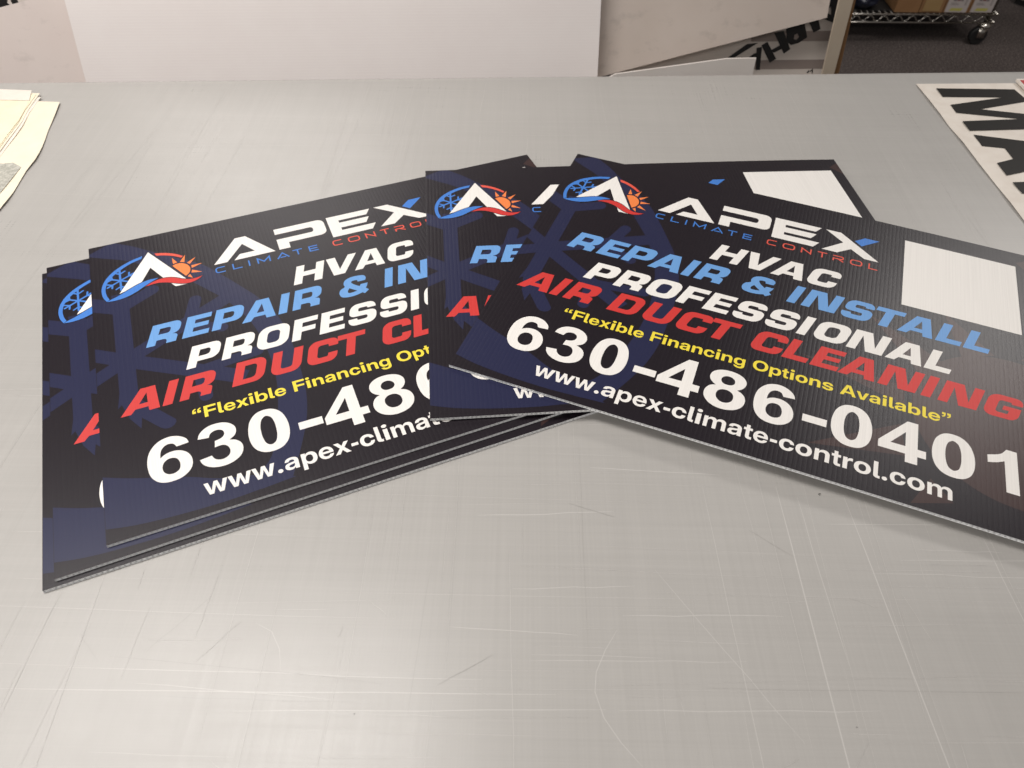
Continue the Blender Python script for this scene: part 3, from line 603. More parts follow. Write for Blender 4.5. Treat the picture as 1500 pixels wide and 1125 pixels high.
# ------------------------------------------------------------------ floor
def carpet():
    mt = mat("carpet", lin(66, 59, 58), 0.95, 0.1); nt, b = nodes(mt)
    co = texco(nt)
    n1 = noise(nt, mapping(nt, co, (1, 1, 1)), 120, 3, .8)
    n2 = noise(nt, mapping(nt, co, (90, 320, 1), rot=(0, 0, .5)), 1, 2)
    n3 = noise(nt, co, 2.2, 3)
    c = ramp(nt, n1, [(.30, lin(40, 37, 36)), (.52, lin(86, 79, 76)), (.70, lin(150, 139, 132))])
    c = mixcol(nt, c, ramp(nt, n2, [(.3, lin(56, 50, 50)), (.7, lin(108, 97, 95))]), .35)
    c = mixcol(nt, c, ramp(nt, n3, [(.3, grey(.75)), (.7, grey(1))]), 1.0, 'MULTIPLY')
    nt.links.new(c, b.inputs["Base Color"])
    nt.links.new(bump(nt, n1, .8, .004), b.inputs["Normal"])
    return mt
FLOOR = -0.9
fl = obj('floor', [(-6, -4, FLOOR), (8, -4, FLOOR), (8, 9, FLOOR), (-6, 9, FLOOR)], [(0, 1, 2, 3)], carpet())
fl['kind'] = 'structure'

# ------------------------------------------------------------------ work table
def table_mat():
    mt = mat("scuffed_grey_plastic", lin(186, 180, 173), 0.38, 0.5); nt, b = nodes(mt)
    co = texco(nt)
    hx = noise(nt, mapping(nt, co, (3.0, 420, 1)), 1, 3, .7)         # hatching along the table
    hy = noise(nt, mapping(nt, co, (420, 3.0, 1), rot=(0, 0, .02)), 1, 3, .7)
    hx2 = noise(nt, mapping(nt, co, (1.2, 60, 1)), 1, 2, .6)
    hy2 = noise(nt, mapping(nt, co, (70, 1.5, 1)), 1, 2, .6)
    cl = noise(nt, co, 3.0, 4, .6)
    c = ramp(nt, cl, [(.3, lin(170, 167, 163)), (.7, lin(175, 172, 168))])
    for n, a in ((hx, .5), (hy, .5), (hx2, .3), (hy2, .25)):
        c = mixcol(nt, c, ramp(nt, n, [(.36, grey(.955)), (.5, grey(.987)), (.66, grey(1.025))]), a, 'MULTIPLY')
    nt.links.new(c, b.inputs["Base Color"])
    rg = math_node(nt, 'ADD', math_node(nt, 'MULTIPLY', math_node(nt, 'ADD', hx, hy), .14), .19)
    wear = noise(nt, mapping(nt, co, (5, 7, 1)), 1, 5, .65)
    rg = math_node(nt, 'ADD', rg, math_node(nt, 'MULTIPLY', math_node(nt, 'SUBTRACT', wear, .5), .22))
    nt.links.new(rg, b.inputs["Roughness"])
    bb = bump(nt, hx, .05, .0006); bb = bump(nt, hy, .05, .0006, bb)
    nt.links.new(bb, b.inputs["Normal"])
    return mt
M_TABLE = table_mat()
M_SCR = mat("pale_scratch", lin(190, 187, 183), 0.33, .5)
M_SCR2 = mat("dark_scratch", lin(164, 161, 157), 0.33, .5)
M_STEEL = mat("grey_steel", lin(120, 118, 116), 0.4, .5, .6)
YAW = 0.0640
def edge_y(x): return 1.2615 + math.tan(YAW) * x
tb = empty('work_table', (0, 0.4, FLOOR)); tag(tb, 'grey plastic topped work table covered in fine scratches under the signs', 'table')
def tw(x, y, z): return (x, y - 0.4, z - FLOOR)
g = Geo()
XL, XR, YF = -1.45, 1.55, -0.32
prof = [(0, -0.034), (0, -0.012), (-0.0012, -0.0075), (-0.0045, -0.0032), (-0.010, -0.0008), (-0.018, 0.0)]
front = [(0, -0.034), (0, -0.006), (0.002, -0.0018), (0.007, 0)]
v, f = [], []
NX = 24
for i in range(NX + 1):
    x = XL + (XR - XL) * i / NX
    sec = [(YF + math.tan(YAW) * x + dy, z) for dy, z in front] + [(edge_y(x) + dy, z) for dy, z in prof[::-1]]
    v += [tw(x, y, z) for y, z in sec]
n = len(front) + len(prof)
for i in range(NX):
    for j in range(n):
        f.append((i * n + j, (i + 1) * n + j, (i + 1) * n + (j + 1) % n, i * n + (j + 1) % n))
f += [tuple(range(n)), tuple(NX * n + j for j in range(n - 1, -1, -1))]
top = obj('tabletop', v, f, M_TABLE, tb, smooth=False)
for p in top.data.polygons:
    p.use_smooth = False
for lx in (-1.3, 1.4):
    for ly in (-0.12, 1.02):
        g = Geo(); yy = ly + math.tan(YAW) * lx
        a, b_ = tw(lx - .025, yy - .025, FLOOR), tw(lx + .025, yy + .025, -0.034)
        g.box(a[0], b_[0], a[1], b_[1], a[2], b_[2]); g.build('leg', M_STEEL, tb, bevel=.004)

# knife scratches, as thin raised burrs on the top
def scratches():
    acc = {0: Geo(), 1: Geo()}
    cnt = [0]
    def line(pts, w, k=0):
        cnt[0] += 1
        z = 0.00004 + cnt[0] * 4e-7
        P = [Vector(p) for p in pts]; N = len(P); vv = []
        for i in range(N):
            d = (P[min(i + 1, N - 1)] - P[max(i - 1, 0)]).normalized(); nn = Vector((-d.y, d.x))
            ww = w * (0.35 if i in (0, N - 1) else 1) / 2
            for s in (-1, 1):
                q = P[i] + nn * ww * s; vv.append(tw(q.x, q.y, z))
        acc[k].add(vv, [(2 * i, 2 * i + 1, 2 * i + 3, 2 * i + 2)[::-1] for i in range(N - 1)], 0)
    def wob(a, b, n=5, j=0.0006):
        a, b = Vector(a), Vector(b)
        if b.y > edge_y(b.x) - .03: b = a.lerp(b, max(0.05, (edge_y(b.x) - .03 - a.y) / max(1e-4, b.y - a.y))) if a.y < edge_y(a.x) - .05 else a + Vector((.03, -.02))
        d = b - a; nn = Vector((-d.y, d.x)).normalized()
        return [a + d * (i / n) + nn * random.gauss(0, j) for i in range(n + 1)]
    R = random.Random(11)
    # the scratches one can point at
    for a, b, w in (((.263,.412),(.2632,.03),.0011), ((.327,.404),(.346,.03),.0010), ((.281,.40),(.285,.235),.0006), ((.19,.41),(.2,.05),.0005), ((.446,.357),(.45,.25),.0007),
                    ((.133,.319),(.233,.174),.0005), ((.004,.298),(.113,.303),.0006), ((-.216,.19),(.08,.196),.0006), ((-.406,.203),(.04,.2075),.0007), ((-.36,.222),(-.02,.218),.0006),
                    ((-.03,.372),(.10,.380),.0008), ((.08,.43),(.21,.424),.0008), ((.10,.275),(.24,.278),.0007), ((.09,.196),(.30,.199),.0006), ((-.05,.262),(.06,.257),.0006),
                    ((-.30,.21),(-.14,.20),.0005), ((.02,.235),(.2,.2365),.0005), ((.02,.24),(.13,.2385),.0004), ((.3,.37),(.42,.372),.0006), ((.36,.333),(.5,.336),.0006), ((.33,.32),(.52,.318),.0006), ((.38,.345),(.46,.343),.0005)):
        line(wob(a, b, 6, .0004), w)
    line([(.094,.262),(.083,.245),(.074,.226),(.072,.21),(.078,.19),(.09,.172),(.105,.155)], .0006)
    line([(-.215,.262),(-.2,.255),(-.19,.24),(-.185,.222)], .0005)
    for a, b in (((-.26,.285),(-.3,.235)), ((-.07,.32),(-.078,.19)), ((-.33,.232),(-.1,.214)), ((-.28,.2),(-.12,.198))): line(wob(a, b, 5, .0004), .0005, 1)
    for i in range(240):       # long ones along the table
        x = R.uniform(-.95, .95); y = R.betavariate(1.1, 1.6) * 1.15 + .06; L = R.choice((.04, .08, .15, .3)) * R.uniform(.6, 1.4)
        s = R.gauss(.01, .025); line(wob((x, y), (x + L, y + L * s), 4, .0003), R.uniform(.00016, .00042), 0 if R.random() < .98 else 1)
    for i in range(260):       # and across it
        x = R.uniform(-.95, .95); y = R.betavariate(1.1, 1.5) * 1.15 + .02; L = R.choice((.05, .1, .2, .35)) * R.uniform(.6, 1.4)
        s = R.gauss(.03, .04); line(wob((x, y), (x + L * s, y + L), 4, .0003), R.uniform(.00016, .00042), 0 if R.random() < .95 else 1)
    for i in range(28):        # short ones at random angles
        x = R.uniform(-.45, .5); y = R.uniform(.13, .5); L = R.uniform(.01, .06); a = R.uniform(0, math.pi)
        line(wob((x, y), (x + L * math.cos(a), y + L * math.sin(a)), 4, .0004), R.uniform(.0002, .0004), 0 if R.random() < .85 else 1)
    acc[0].build('pale_scratches', M_SCR, tb)['kind'] = 'stuff'
    acc[1].build('dark_scratches', M_SCR2, tb)['kind'] = 'stuff'
scratches()

# specks lying on the table
M_FIB = mat("dark_fibre", lin(40, 36, 34), .8)
def curl(x, y, s, label):
    g = Geo(); pts = [(x + s * math.cos(t) * (1 - t * .07), y + s * math.sin(t) * .8, .0004 + .0002 * math.sin(t * 2)) for t in [i * .45 for i in range(13)]]
    g.tube(pts, s * .2, 6); o = g.build('lint_fibre', M_FIB, smooth=True); tag(o, label, 'lint'); return o
curl(.304, .4035, .0012, 'tiny dark curl of lint on the table in front of the rightmost sign')
curl(-.1195, .1893, .0004, 'black speck of lint near the bottom of the table, left of the middle')
curl(.277, .1865, .0005, 'dark speck of lint at the bottom right of the table')

# ------------------------------------------------------------------ the signs
GAPL = 'dark blue repair sign '
s1 = make_sign(-.40632, .28540, .00355, .410079, 'dark printed sign at the very bottom of the left stack, only its edges showing')
copy_tree(s1, -.39829, .29460, .00715, .419742, 'middle sign of the left stack, half its snowflake emblem showing')
copy_tree(s1, -.36317, .32662, .01075, .407010, 'top sign of the left stack, phone number cut off by the next sign')
make_sign(-.08381, .47650, .01575, .102459, 'nearly level sign in the middle, mostly covered by the tilted sign at the right', lambda u: -.0045 * u - .03 * max(0, u - .25) ** 2)
make_sign(-.06933, .54912, .0199, -.356441, 'topmost sign at the right, tilted, whole phone number and yellow slogan readable', lambda u: -.0045 * u - .03 * max(0, .93 * u - .25) ** 2)

# ------------------------------------------------------------------ white card with big letters at the right
M_CARD = mat("white_card", lin(226, 217, 206), .5, .4)
_nt, _b = nodes(M_CARD); _n = noise(_nt, texco(_nt), 40, 3)
_nt.links.new(ramp(_nt, _n, [(.3, lin(220, 210, 199)), (.7, lin(229, 221, 211))]), _b.inputs["Base Color"])
M_VINYL = mat("black_vinyl", lin(28, 25, 22), .42, .15)
card = empty('lettered_card', (.69, .6, 0)); tag(card, 'white card with huge sideways black letters lying at the right of the table', 'card')
LX = [(.692,1.252),(.6935,1.20),(.6955,1.15),(.6962,1.111),(.6990,1.06),(.7005,1.0),(.7032,.942),(.7040,.90),(.7055,.857),(.706,.78),(.709,.69),(.711,.62)]
v, f = [], []
NXC = 14
for j, (lx, y) in enumerate(LX):
    for i in range(NXC + 1):
        t = i / NXC; x = lx + (1.34 - lx) * t
        lift = .0012 + (.0016 * math.sin(j * 1.1) ** 2) * (1 - t) ** 4
        yy = y + .035 * t * (1 if j == 0 else max(0, 1 - j * .1))
        v.append((x - .69, yy - .6, lift + .0006))
nv = len(v); v += [(a, b, c - .0006) for a, b, c in v]
rw = NXC + 1
for j in range(len(LX) - 1):
    for i in range(NXC):
        q = (j * rw + i, (j + 1) * rw + i, (j + 1) * rw + i + 1, j * rw + i + 1)
        f.append(q); f.append(tuple(k + nv for k in q[::-1]))
for j in range(len(LX) - 1):
    for i in (0, NXC):
        a, b_ = j * rw + i, (j + 1) * rw + i; f.append((a, a + nv, b_ + nv, b_) if i == 0 else (b_, b_ + nv, a + nv, a))
for i in range(NXC):
    for j in (0, len(LX) - 1):
        a, b_ = j * rw + i, j * rw + i + 1; f.append((b_, b_ + nv, a + nv, a) if j == 0 else (a, a + nv, b_ + nv, b_))
obj('card_sheet', v, f, M_CARD, card, smooth=False)
def cut_letter(name, conts):
    g = Geo(); vs, fs = fill(conts); n = len(vs)
    z = lambda x, y: .0019 + .0017 * max(0, 1 - (x - .69) / .65) ** 4
    tp = [(x - .69, y - .6, z(x, y) + .00025) for x, y in vs]
    g.add(tp, [q if True else q for q in fs])
    o = g.build(name, M_VINYL, card); return o
cut_letter('letter_m', [ccw([(.7195,1.234),(.7195,1.204),(.823,1.2075),(.7225,1.1775),(.7225,1.1515),(.822,1.1365),(.722,1.1245),(.7225,1.0955),(.862,1.109),(.862,1.149),(.768,1.1655),(.862,1.1965),(.856,1.2375)])])
cut_letter('letter_a', [ccw([(.7235,1.083),(.7235,1.0495),(.757,1.0445),(.757,1.0145),(.727,1.002),(.7275,.969),(.866,1.018),(.866,1.054)]), cw([(.786,1.040),(.786,1.024),(.832,1.034)])])
cut_letter('letter_i', [ccw([(.7285,.951),(.73,.9225),(.868,.935),(.868,.965)])])

# red card on top of it, at the edge of the picture
M_REDC = mat("red_card", lin(178, 44, 44), .45)
rc = empty('red_card', (.868, 1.0, 0)); tag(rc, 'red card with a white border on the far corner of the lettered card', 'card')
g = Geo(); g.add([(0,.264,.0045),(.0045,.10,.0045),(.36,.11,.0045),(.36,.29,.0045),(0,.264,.0085),(.0045,.10,.0085),(.36,.11,.0085),(.36,.29,.0085)],
                 [(4,5,6,7),(0,3,2,1),(0,1,5,4),(1,2,6,5),(2,3,7,6),(3,0,4,7)]); g.build('card_board', M_CARD, rc)
g = Geo(); g.add([(.0035,.259,.0087),(.008,.106,.0087),(.355,.116,.0087),(.355,.284,.0087)], [(0,1,2,3)]); g.build('red_face', M_REDC, rc)

# ------------------------------------------------------------------ cream papers at the left
def paper_mat(name, a, b_, rough=.7):
    mt = mat(name, a, rough, .3); nt, b = nodes(mt); co = texco(nt)
    n = noise(nt, co, 30, 4, .6); nt.links.new(ramp(nt, n, [(.3, a), (.7, b_)]), b.inputs["Base Color"])
    nt.links.new(bump(nt, noise(nt, co, 14, 2), .25, .004), b.inputs["Normal"]); return mt
M_CREAM = paper_mat("cream_paper", lin(232, 221, 199), lin(237, 227, 207))
M_CREAM2 = paper_mat("yellow_cream_paper", lin(232, 222, 193), lin(238, 229, 203))
M_WAX = paper_mat("white_translucent_paper", lin(222, 214, 203), lin(230, 223, 213))
def film_mat():
    mt = mat("grey_tissue", lin(178, 176, 165), .6, .4); nt, b = nodes(mt); co = texco(nt)
    n = noise(nt, mapping(nt, co, (1, 1, 1)), 190, 5, .75)
    nt.links.new(ramp(nt, n, [(.36, lin(150, 149, 139)), (.5, lin(176, 174, 164)), (.66, lin(204, 201, 191))]), b.inputs["Base Color"]); return mt
def paper(name, edge, x_left, z0, label, cat, mt, wave=.0, seed=0, group=None, thick=.0004):
    """sheet between x_left and a right edge given from far to near"""
    R = random.Random(seed); v, f = [], []; NXP = 12; k = len(edge)
    ox, oy = edge[0][0], edge[0][1]
    ph = R.uniform(0, 6)
    for j, (ex, ey) in enumerate(edge):
        for i in range(NXP + 1):
            t = i / NXP; x = ex + (x_left - ex) * t
            z = z0 + wave * (.5 + .5 * math.sin(j * .9 + ph)) * (1 - t) ** 2 + wave * .4 * math.sin(t * 7 + ph) ** 2
            v.append((x - ox, ey - oy + (.012 * t if j == 0 else 0), z + thick))
    nv = len(v); v += [(a, b, c - thick) for a, b, c in v]; rw = NXP + 1
    for j in range(k - 1):
        for i in range(NXP):
            q = (j * rw + i, j * rw + i + 1, (j + 1) * rw + i + 1, (j + 1) * rw + i); f.append(q); f.append(tuple(m_ + nv for m_ in q[::-1]))
        for i in (0, NXP):
            a, b_ = j * rw + i, (j + 1) * rw + i; f.append((a, b_, b_ + nv, a + nv))
    for i in range(NXP):
        for j in (0, k - 1):
            a, b_ = j * rw + i, j * rw + i + 1; f.append((a, a + nv, b_ + nv, b_))
    o = obj(name, v, f, mt, smooth=False); o.location = (ox, oy, 0)
    tag(o, label, cat, group); return o
PG = 'loose papers piled at the left of the table'
base = smooth([(-.745,1.130),(-.736,1.09),(-.728,1.046),(-.716,.997),(-.7105,.961),(-.7115,.933),(-.706,.883),(-.7045,.863),(-.705,.839),(-.708,.78),(-.712,.70)], 2, False)
paper('paper_sheet', base, -1.2, .0010, 'large cream paper with a wavy right edge, lowest of the pile at the left', 'paper', M_CREAM, .0016, 1, PG)
pe = lambda dx, dy, n=2: smooth([(-.786 + dx, 1.124 + .03 + dy), (-.7815 + dx, 1.10 + dy), (-.7755 + dx, 1.066 + dy), (-.772 + dx, 1.016 + dy), (-.7685 + dx, .97 + dy), (-.766 + dx, .90 + dy), (-.764 + dx, .80)], n, False)
paper('paper_sheet', pe(.0045, -.010), -1.15, .0030, 'cream paper second from the bottom of the left pile, its corner peeping out', 'paper', M_WAX, .0004, 2, PG)
paper('paper_sheet', pe(-.001, .000), -1.15, .0038, 'white paper third from the bottom of the left pile with its tip sticking out behind', 'paper', M_CREAM, .0004, 3, PG)
paper('paper_sheet', pe(-.004, -.006), -1.15, .0046, 'yellowish paper just under the top sheet of the left pile', 'paper', M_CREAM2, .0004, 4, PG)
paper('paper_sheet', [(-.803,1.160),(-.7905,1.122),(-.7865,1.10),(-.781,1.066),(-.778,1.016),(-.7745,.97),(-.772,.90),(-.77,.80)], -1.15, .0054, 'yellow cream paper on top of the left pile', 'paper', M_CREAM2, .0004, 5, PG)
paper('paper_strip', [(-.802,1.1595),(-.7915,1.1265)], -1.14, .0064, 'white translucent strip along the far edge of the left paper pile', 'paper', M_WAX, .0, 6, PG, .0003)
tis = obj('tissue_sheet', [(-.764,.967,.0030),(-.722,.941,.0032),(-.722,.86,.0032),(-.78,.80,.0032),(-.85,.86,.0030),(-.80,.95,.0030)], [(5,4,3,2,1,0)], film_mat())
sm = tis.modifiers.new("solid", 'SOLIDIFY'); sm.thickness = .0003
tag(tis, 'grey fibrous tissue sheet lying on the cream paper at the left', 'tissue')

# ------------------------------------------------------------------ boards standing behind the table
def board_mat(name, a, b_, lines=0.0, smudge=False):
    mt = mat(name, a, .5, .4); nt, b = nodes(mt); co = texco(nt)
    n = noise(nt, co, 9, 4, .6); c = ramp(nt, n, [(.3, a), (.7, b_)])
    if smudge:
        s = noise(nt, mapping(nt, co, (14, 22, 1)), 1, 5, .65)
        c = mixcol(nt, c, ramp(nt, s, [(.56, grey(1)), (.70, grey(.80))]), .8, 'MULTIPLY')
    if lines:
        sx = nt.nodes.new("ShaderNodeSeparateXYZ"); nt.links.new(co, sx.inputs[0])
        w = math_node(nt, 'SINE', math_node(nt, 'MULTIPLY', sx.outputs[1], 2 * math.pi / lines))
        c = mixcol(nt, c, ramp(nt, math_node(nt, 'ADD', math_node(nt, 'MULTIPLY', w, .5), .5), [(0, grey(.988)), (1, grey(1))]), 1.0, 'MULTIPLY')
        nt.links.new(bump(nt, w, .08, .0004), b.inputs["Normal"])
    nt.links.new(c, b.inputs["Base Color"]); return mt
def frame(y0, tilt, yaw=math.radians(3.6)):
    t = tilt
    upv = Vector((-math.sin(t) * math.sin(yaw), math.sin(t) * math.cos(yaw), math.cos(t))); rt = Vector((math.cos(yaw), math.sin(yaw), 0))
    mm = Matrix((rt, upv, rt.cross(upv))).transposed().to_4x4(); mm.translation = Vector((0, y0, 0)); return mm
def prism(pts, z0, z1, k=0, g=None):
    g = g or Geo(); vs, fs = fill([ccw(pts)]); n = len(vs)
    g.add([(x, y, z1) for x, y in vs] + [(x, y, z0) for x, y in vs], [q for q in fs] + [tuple(i + n for i in q[::-1]) for q in fs], k)
    c = ccw(pts); b = len(g.v); g.v += [(x, y, z0) for x, y in c] + [(x, y, z1) for x, y in c]; N = len(c)
    for i in range(N):
        j = (i + 1) % N; g.f.append((b + i, b + j, b + N + j, b + N + i)); g.k.append(k)
    return g
def board(name, pts, y0, tilt, thick, mt, label, cat='board', bevel=0):
    o = prism(pts, -thick, 0).build(name, mt); o.matrix_world = frame(y0, math.radians(tilt)); tag(o, label, cat); return o
bot = -.9 / math.cos(math.radians(20))
board('corrugated_board', [(-.859, bot), (.1595, bot), (.1605, .36), (-.862, .36)], 1.50, 20, .006,
      board_mat("white_corrugated_plastic", lin(236, 228, 225), lin(239, 232, 229), .0052), 'large white corrugated plastic board standing behind the table')
board('smudged_board', [(-2.1, bot), (-.60, bot), (-.60, .098), (-1.001, .010), (-2.1, -.235)], 1.535, 20, .006,
      board_mat("smudged_white_plastic", lin(220, 207, 201), lin(224, 212, 206), 0, True), 'smudged greyish board with a slanting top edge, behind the table at the far left')
M_TAN = board_mat("taupe_board", lin(203, 190, 180), lin(208, 196, 187), 0, True)
board('taupe_board', [(.10, -.1465), (.199, -.124), (.632, -.0225), (.6345, .36), (.10, .36)], 1.545, 20, .005, M_TAN, 'taupe board with a slanting lower edge behind the table, right of the white corrugated board')
bx = bot_b = -.9 / math.cos(math.radians(5))
board('white_panel', [(.178, bot_b), (.463, bot_b), (.4605, -.0385), (.403, -.0390), (.19, -.066), (.178, -.072)], 1.40, 5, .004,
      board_mat("white_panel", lin(228, 220, 213), lin(232, 225, 219)), 'low white panel just over the table edge below the taupe board', 'panel')

M_SHEETW = mat("white_banner", lin(205, 196, 188), .55, .4)
M_BAND = mat("grey_band_print", lin(140, 128, 122), .55, .4)
M_INKB = mat("black_banner_print", lin(24, 22, 22), .45, .4)
def banner(pts, y0, tilt, label, bands, blacks, holes=()):
    root = empty('lettered_banner'); root.matrix_world = frame(y0, math.radians(tilt)); tag(root, label, 'banner')
    prism(pts, -.003, 0).build('banner_sheet', M_SHEETW, root)
    if bands:
        g = Geo()
        for x0, y0_, x1, y1 in bands: g.add([(x0, y0_, .0004), (x1, y0_, .0004), (x1, y1, .0004), (x0, y1, .0004)], [(0, 1, 2, 3)])
        g.build('grey_bands', M_BAND, root)
    for i, b_ in enumerate(blacks):
        g = Geo(); vs, fs = fill([ccw(b_[0])] + [cw(h) for h in b_[1:]]); g.add([(x, y, .0008 + i * .00005) for x, y in vs], fs)
        g.build('black_letter', M_INKB, root)
    return root
bt = -.9 / math.cos(math.radians(20))
banner([(.20, bt), (.69, bt), (.684, -.10), (.676, .36), (.20, .36)], 1.62, 20, 'white banner with black lettering and grey bands behind the taupe board', [(.50, -.0965, .6835, -.0765), (.50, -.152, .6835, -.1335)], [
    [[(.453,-.128),(.468,-.128),(.516,-.099),(.492,-.101)]],
    [[(.514,-.109),(.526,-.107),(.528,-.153),(.519,-.153)]], [[(.500,-.128),(.510,-.120),(.517,-.119),(.517,-.128)]],
    [[(.524,-.104),(.536,-.097),(.561,-.131),(.548,-.139)]], [[(.546,-.114),(.565,-.104),(.571,-.111),(.554,-.119)]], [[(.548,-.080),(.568,-.076),(.589,-.112),(.576,-.121)]],
    [[(.572,-.070),(.609,-.056),(.622,-.089),(.605,-.1),(.589,-.104),(.578,-.097),(.576,-.086)], [(.593,-.084),(.599,-.081),(.604,-.088),(.599,-.094),(.593,-.092)]],
    [[(.614,-.050),(.634,-.040),(.648,-.073),(.634,-.080)]],
    [[(.650,.04),(.678,.04),(.6775,-.062),(.640,-.050),(.645,-.030)], [(.655,-.036),(.662,-.030),(.666,-.046),(.655,-.042)]],
    [[(.634,-.1595),(.638,-.1545),(.640,-.1565),(.6365,-.161)]], [[(.640,-.157),(.6465,-.1515),(.648,-.161),(.6455,-.161),(.645,-.155),(.6415,-.158)]],
])
banner([(-1.6, bt), (-.75, bt), (-.75, .30), (-1.6, .30)], 1.60, 20, 'white banner with black lettering showing above the smudged board at the far left', [], [
    [[(-1.16,.05),(-1.021,.05),(-1.0215,.0005),(-1.025,-.006),(-1.0195,-.0105),(-1.045,-.022),(-1.16,-.05)]], [[(-1.0165,.05),(-1.0035,.05),(-1.0035,-.001),(-1.0005,-.012),(-1.0135,-.014),(-1.0165,-.003)]]])

# thick upright panel seen edge on
pl = empty('foam_panel'); pl.matrix_world = frame(1.50, 0); tag(pl, 'cream foam panel standing edge on beside the lettered banner, brown card on its right side', 'panel')
M_FOAM = board_mat("cream_foam", lin(196, 180, 160), lin(204, 190, 171))
M_KRAFT = board_mat("kraft_card", lin(128, 96, 66), lin(140, 106, 74))
prism([(.6445, -.9), (.6665, -.9), (.6715, -.117), (.659, .028), (.652, .40), (.622, .40), (.631, .028), (.646, -.117)], -.006, 0).build('foam_core', M_FOAM, pl)
prism([(.669, -.9), (.687, -.9), (.684, -.117), (.6665, .028), (.660, .40), (.6535, .40), (.6605, .028), (.6725, -.117)], -.010, -.006).build('card_facing', M_KRAFT, pl)

# ------------------------------------------------------------------ wire shelf trolley on the carpet
M_CHROME = mat("chrome_wire", lin(200, 194, 186), .22, .5, 1.0)
M_RUB = mat("black_rubber", lin(22, 21, 21), .6)
sh = empty('wire_shelf', (2.13, 3.49, FLOOR), 0.0); tag(sh, 'chrome wire shelf trolley on casters standing on the dark carpet', 'shelf')
SLOPE = .03; LN = 1.22; DP = .46
def sw(a, b, z): return (-a, -a * SLOPE + b, z)       # a along the front to the left, b to the back
ZT, ZB = .135, .100
def shelf_deck(z0, name):
    g = Geo()
    for b in (0, DP):
        g.tube([sw(-.03, b, z0), sw(LN, b, z0)], .0042, 8); g.tube([sw(-.03, b, z0 - .035), sw(LN, b, z0 - .035)], .0038, 8)
        zz = []; nz = 38
        for i in range(nz + 1): zz.append(sw(LN * i / nz, b, z0 - .006 if i % 2 else z0 - .030))
        pts = []
        for i in range(nz):
            for t in (0, .25, .5, .75):
                a0, a1 = Vector(zz[i]), Vector(zz[i + 1]); q = a0.lerp(a1, t); s = (1 - math.cos(math.pi * t)) / 2
                q.z = a0.z + (a1.z - a0.z) * s; pts.append(q)
        pts.append(Vector(zz[-1])); g.tube(pts, .0022, 6)
    for a in (-.03, LN):
        g.tube([sw(a, 0, z0), sw(a, DP, z0)], .0042, 8); g.tube([sw(a, 0, z0 - .035), sw(a, DP, z0 - .035)], .0038, 8)
    for i in range(46): g.tube([sw(LN * i / 45 - .01, 0, z0 + .002), sw(LN * i / 45 - .01, DP, z0 + .002)], .0016, 5)
    return g.build(name, M_CHROME, sh, smooth=True)
g = Geo(); x0, y0, _ = sw(LN - .02, .012, 0); g.box(x0, -.004, .014, DP - .01, ZT + .0042, ZT + .0056); g.build('shelf_liner', M_RUB, sh)
shelf_deck(ZT, 'wire_deck'); shelf_deck(.62, 'wire_deck')
for a, b in ((.0, .012), (LN - .03, .012), (0, DP - .012), (LN - .03, DP - .012)):
    x, y, _ = sw(a, b, 0)
    g = Geo(); g.tube([(x, y, .088), (x, y, 1.3)], .0125, 14); g.build('post', M_CHROME, sh, smooth=True)
    cs = Geo(); cs.lathe([(.006, .100), (.018, .098), (.026, .090), (.028, .080), (.020, .074), (.010, .072)], (x, y, 0), 20)
    for d in (-1, 1): cs.box(x - .024, x + .012, y + d * .017 - .0015, y + d * .017 + .0015, .034, .076)
    co = cs.build('caster', M_CHROME, sh, smooth=True)
    w = Geo(); w.lathe([(.010, -.013), (.036, -.013), (.0395, -.009), (.0395, .009), (.036, .013), (.010, .013)], (x - .012, y, .040), 26, 'y'); w.build('wheel', M_RUB, co, smooth=False)

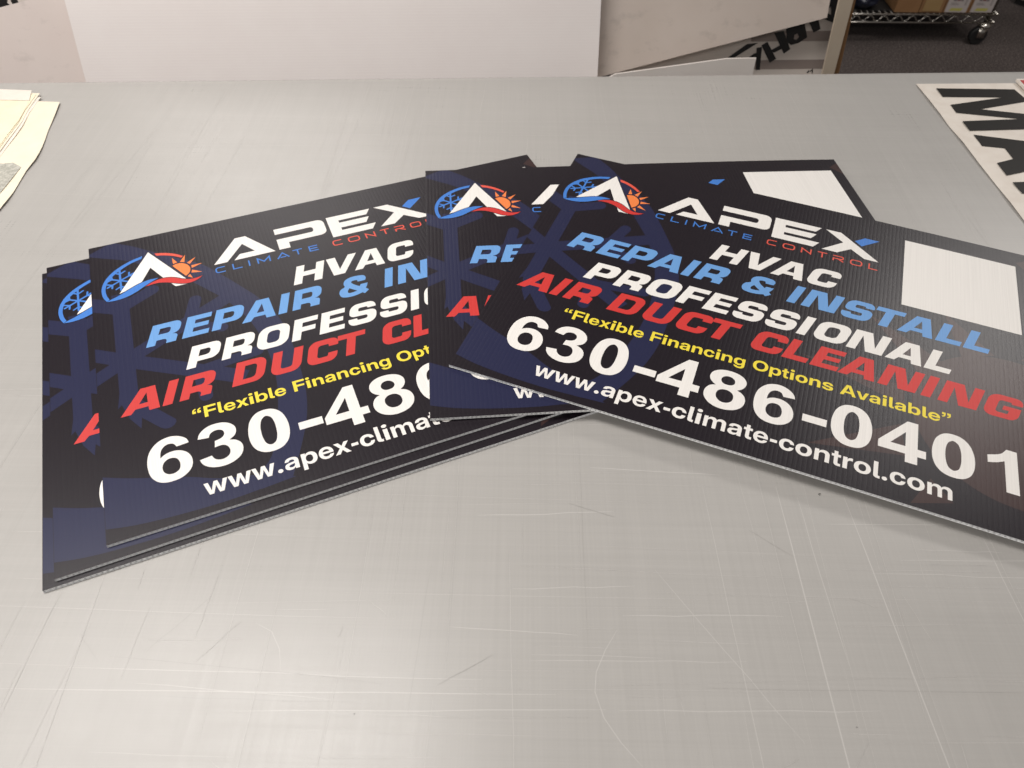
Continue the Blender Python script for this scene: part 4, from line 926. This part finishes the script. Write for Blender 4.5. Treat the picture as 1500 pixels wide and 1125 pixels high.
# boxes and a bag on the lower deck
M_BOX = board_mat("brown_cardboard", lin(132, 98, 66), lin(146, 110, 76))
M_BOXL = board_mat("light_cardboard", lin(150, 122, 82), lin(160, 132, 92))
M_LAB = mat("white_label", lin(180, 171, 167), .5)
M_LG = mat("green_label_print", lin(178, 172, 92), .5); M_LR = mat("maroon_label_print", lin(120, 66, 66), .5); M_LD = mat("grey_label_print", lin(120, 112, 112), .5)
ZD = FLOOR + ZT + .0065
def carton(x, y, w, label, lid=None, mt=M_BOX, pale=False):
    root = empty('carton', (x, y, ZD)); tag(root, label, 'box', 'cartons on the wire shelf')
    g = Geo(); g.box(0, w, 0, .30, 0, .082); g.build('carton_body', mt, root, bevel=.002)
    g = Geo(); g.box(-.001, w + .001, -.0015, .30, .0822, .0842); g.build('lid', M_BOX, root)
    if lid:
        g = Geo(); g.box(.006, w - .010, -.003, -.001, .004, .076); g.build('label_sheet', M_LAB, root)
        g = Geo(); z = -.0034
        g.add([(.022, z, .010), (w - .035, z, .010), (w - .030, z, .022), (.03, z, .022)], [(0, 1, 2, 3)], 0)
        for a, b_, c, d, k in ((.026, .040, .052, .062, 2), (.042, .056, .053, .066, 1), (.058, .070, .052, .061, 2), (w - .030, w - .027, .034, .066, 2), (w - .024, w - .0225, .034, .066, 2), (.02, .05, .042, .044, 2), (.02, .058, .036, .038, 2)):
            g.add([(a, z, c), (b_, z, c), (b_, z, d), (a, z, d)], [(0, 1, 2, 3)], k)
        g.build('label_print', [M_LG, M_LR, M_LD], root)
    if pale:
        g = Geo(); g.box(.012, w - .016, -.0022, -.001, .008, .072); g.build('faded_label', M_BOXL, root)
    return root
yf = lambda x: 3.495 + (x - 2.13) * SLOPE
for x, w, lab, lid, pale in ((1.685, .108, 'plain brown carton, leftmost of the row on the wire shelf', None, False), (1.797, .104, 'brown carton with a faded pale print, between the plain and the labelled cartons', None, True),
                       (1.905, .112, 'carton with a white label next to the faded brown one', True, False), (2.021, .112, 'carton with a white label at the right end of the wire shelf', True, False)):
    carton(x, yf(x), w, lab, lid, pale=pale)
M_BAG = mat("dark_blue_bag", lin(26, 30, 46), .28, .6)
me = bmesh.new(); bmesh.ops.create_icosphere(me, subdivisions=4, radius=1)
R = random.Random(3)
from mathutils import noise as mnoise
for vv in me.verts:
    c = vv.co; d = 1 + .22 * mnoise.noise(c * 2.2) + .08 * mnoise.noise(c * 7)
    vv.co = Vector((c.x * .085 * d, c.y * .12 * d, max(c.z, -.75) * .055 * d + .042))
md = bpy.data.meshes.new('plastic_bag'); me.to_mesh(md); me.free(); md.materials.append(M_BAG)
for p in md.polygons: p.use_smooth = True
bag = bpy.data.objects.new('plastic_bag', md); COL.objects.link(bag); bag.location = (1.555, 3.60, ZD - .001); tag(bag, 'crumpled dark blue plastic bag on the left of the wire shelf', 'bag')

# grey cabinet beyond the shelf, only the foot of it in view
cab = empty('cabinet', (2.50, 3.98, FLOOR), -.9); tag(cab, 'pale cabinet on a dark plinth at the top right corner', 'cabinet')
g = Geo(); g.box(.01, .9, .01, .5, 0, .03); g.build('plinth', M_RUB, cab)
g = Geo(); g.box(0, .91, 0, .51, .03, .9); g.build('cabinet_body', mat("pale_laminate", lin(150, 140, 132), .5), cab)
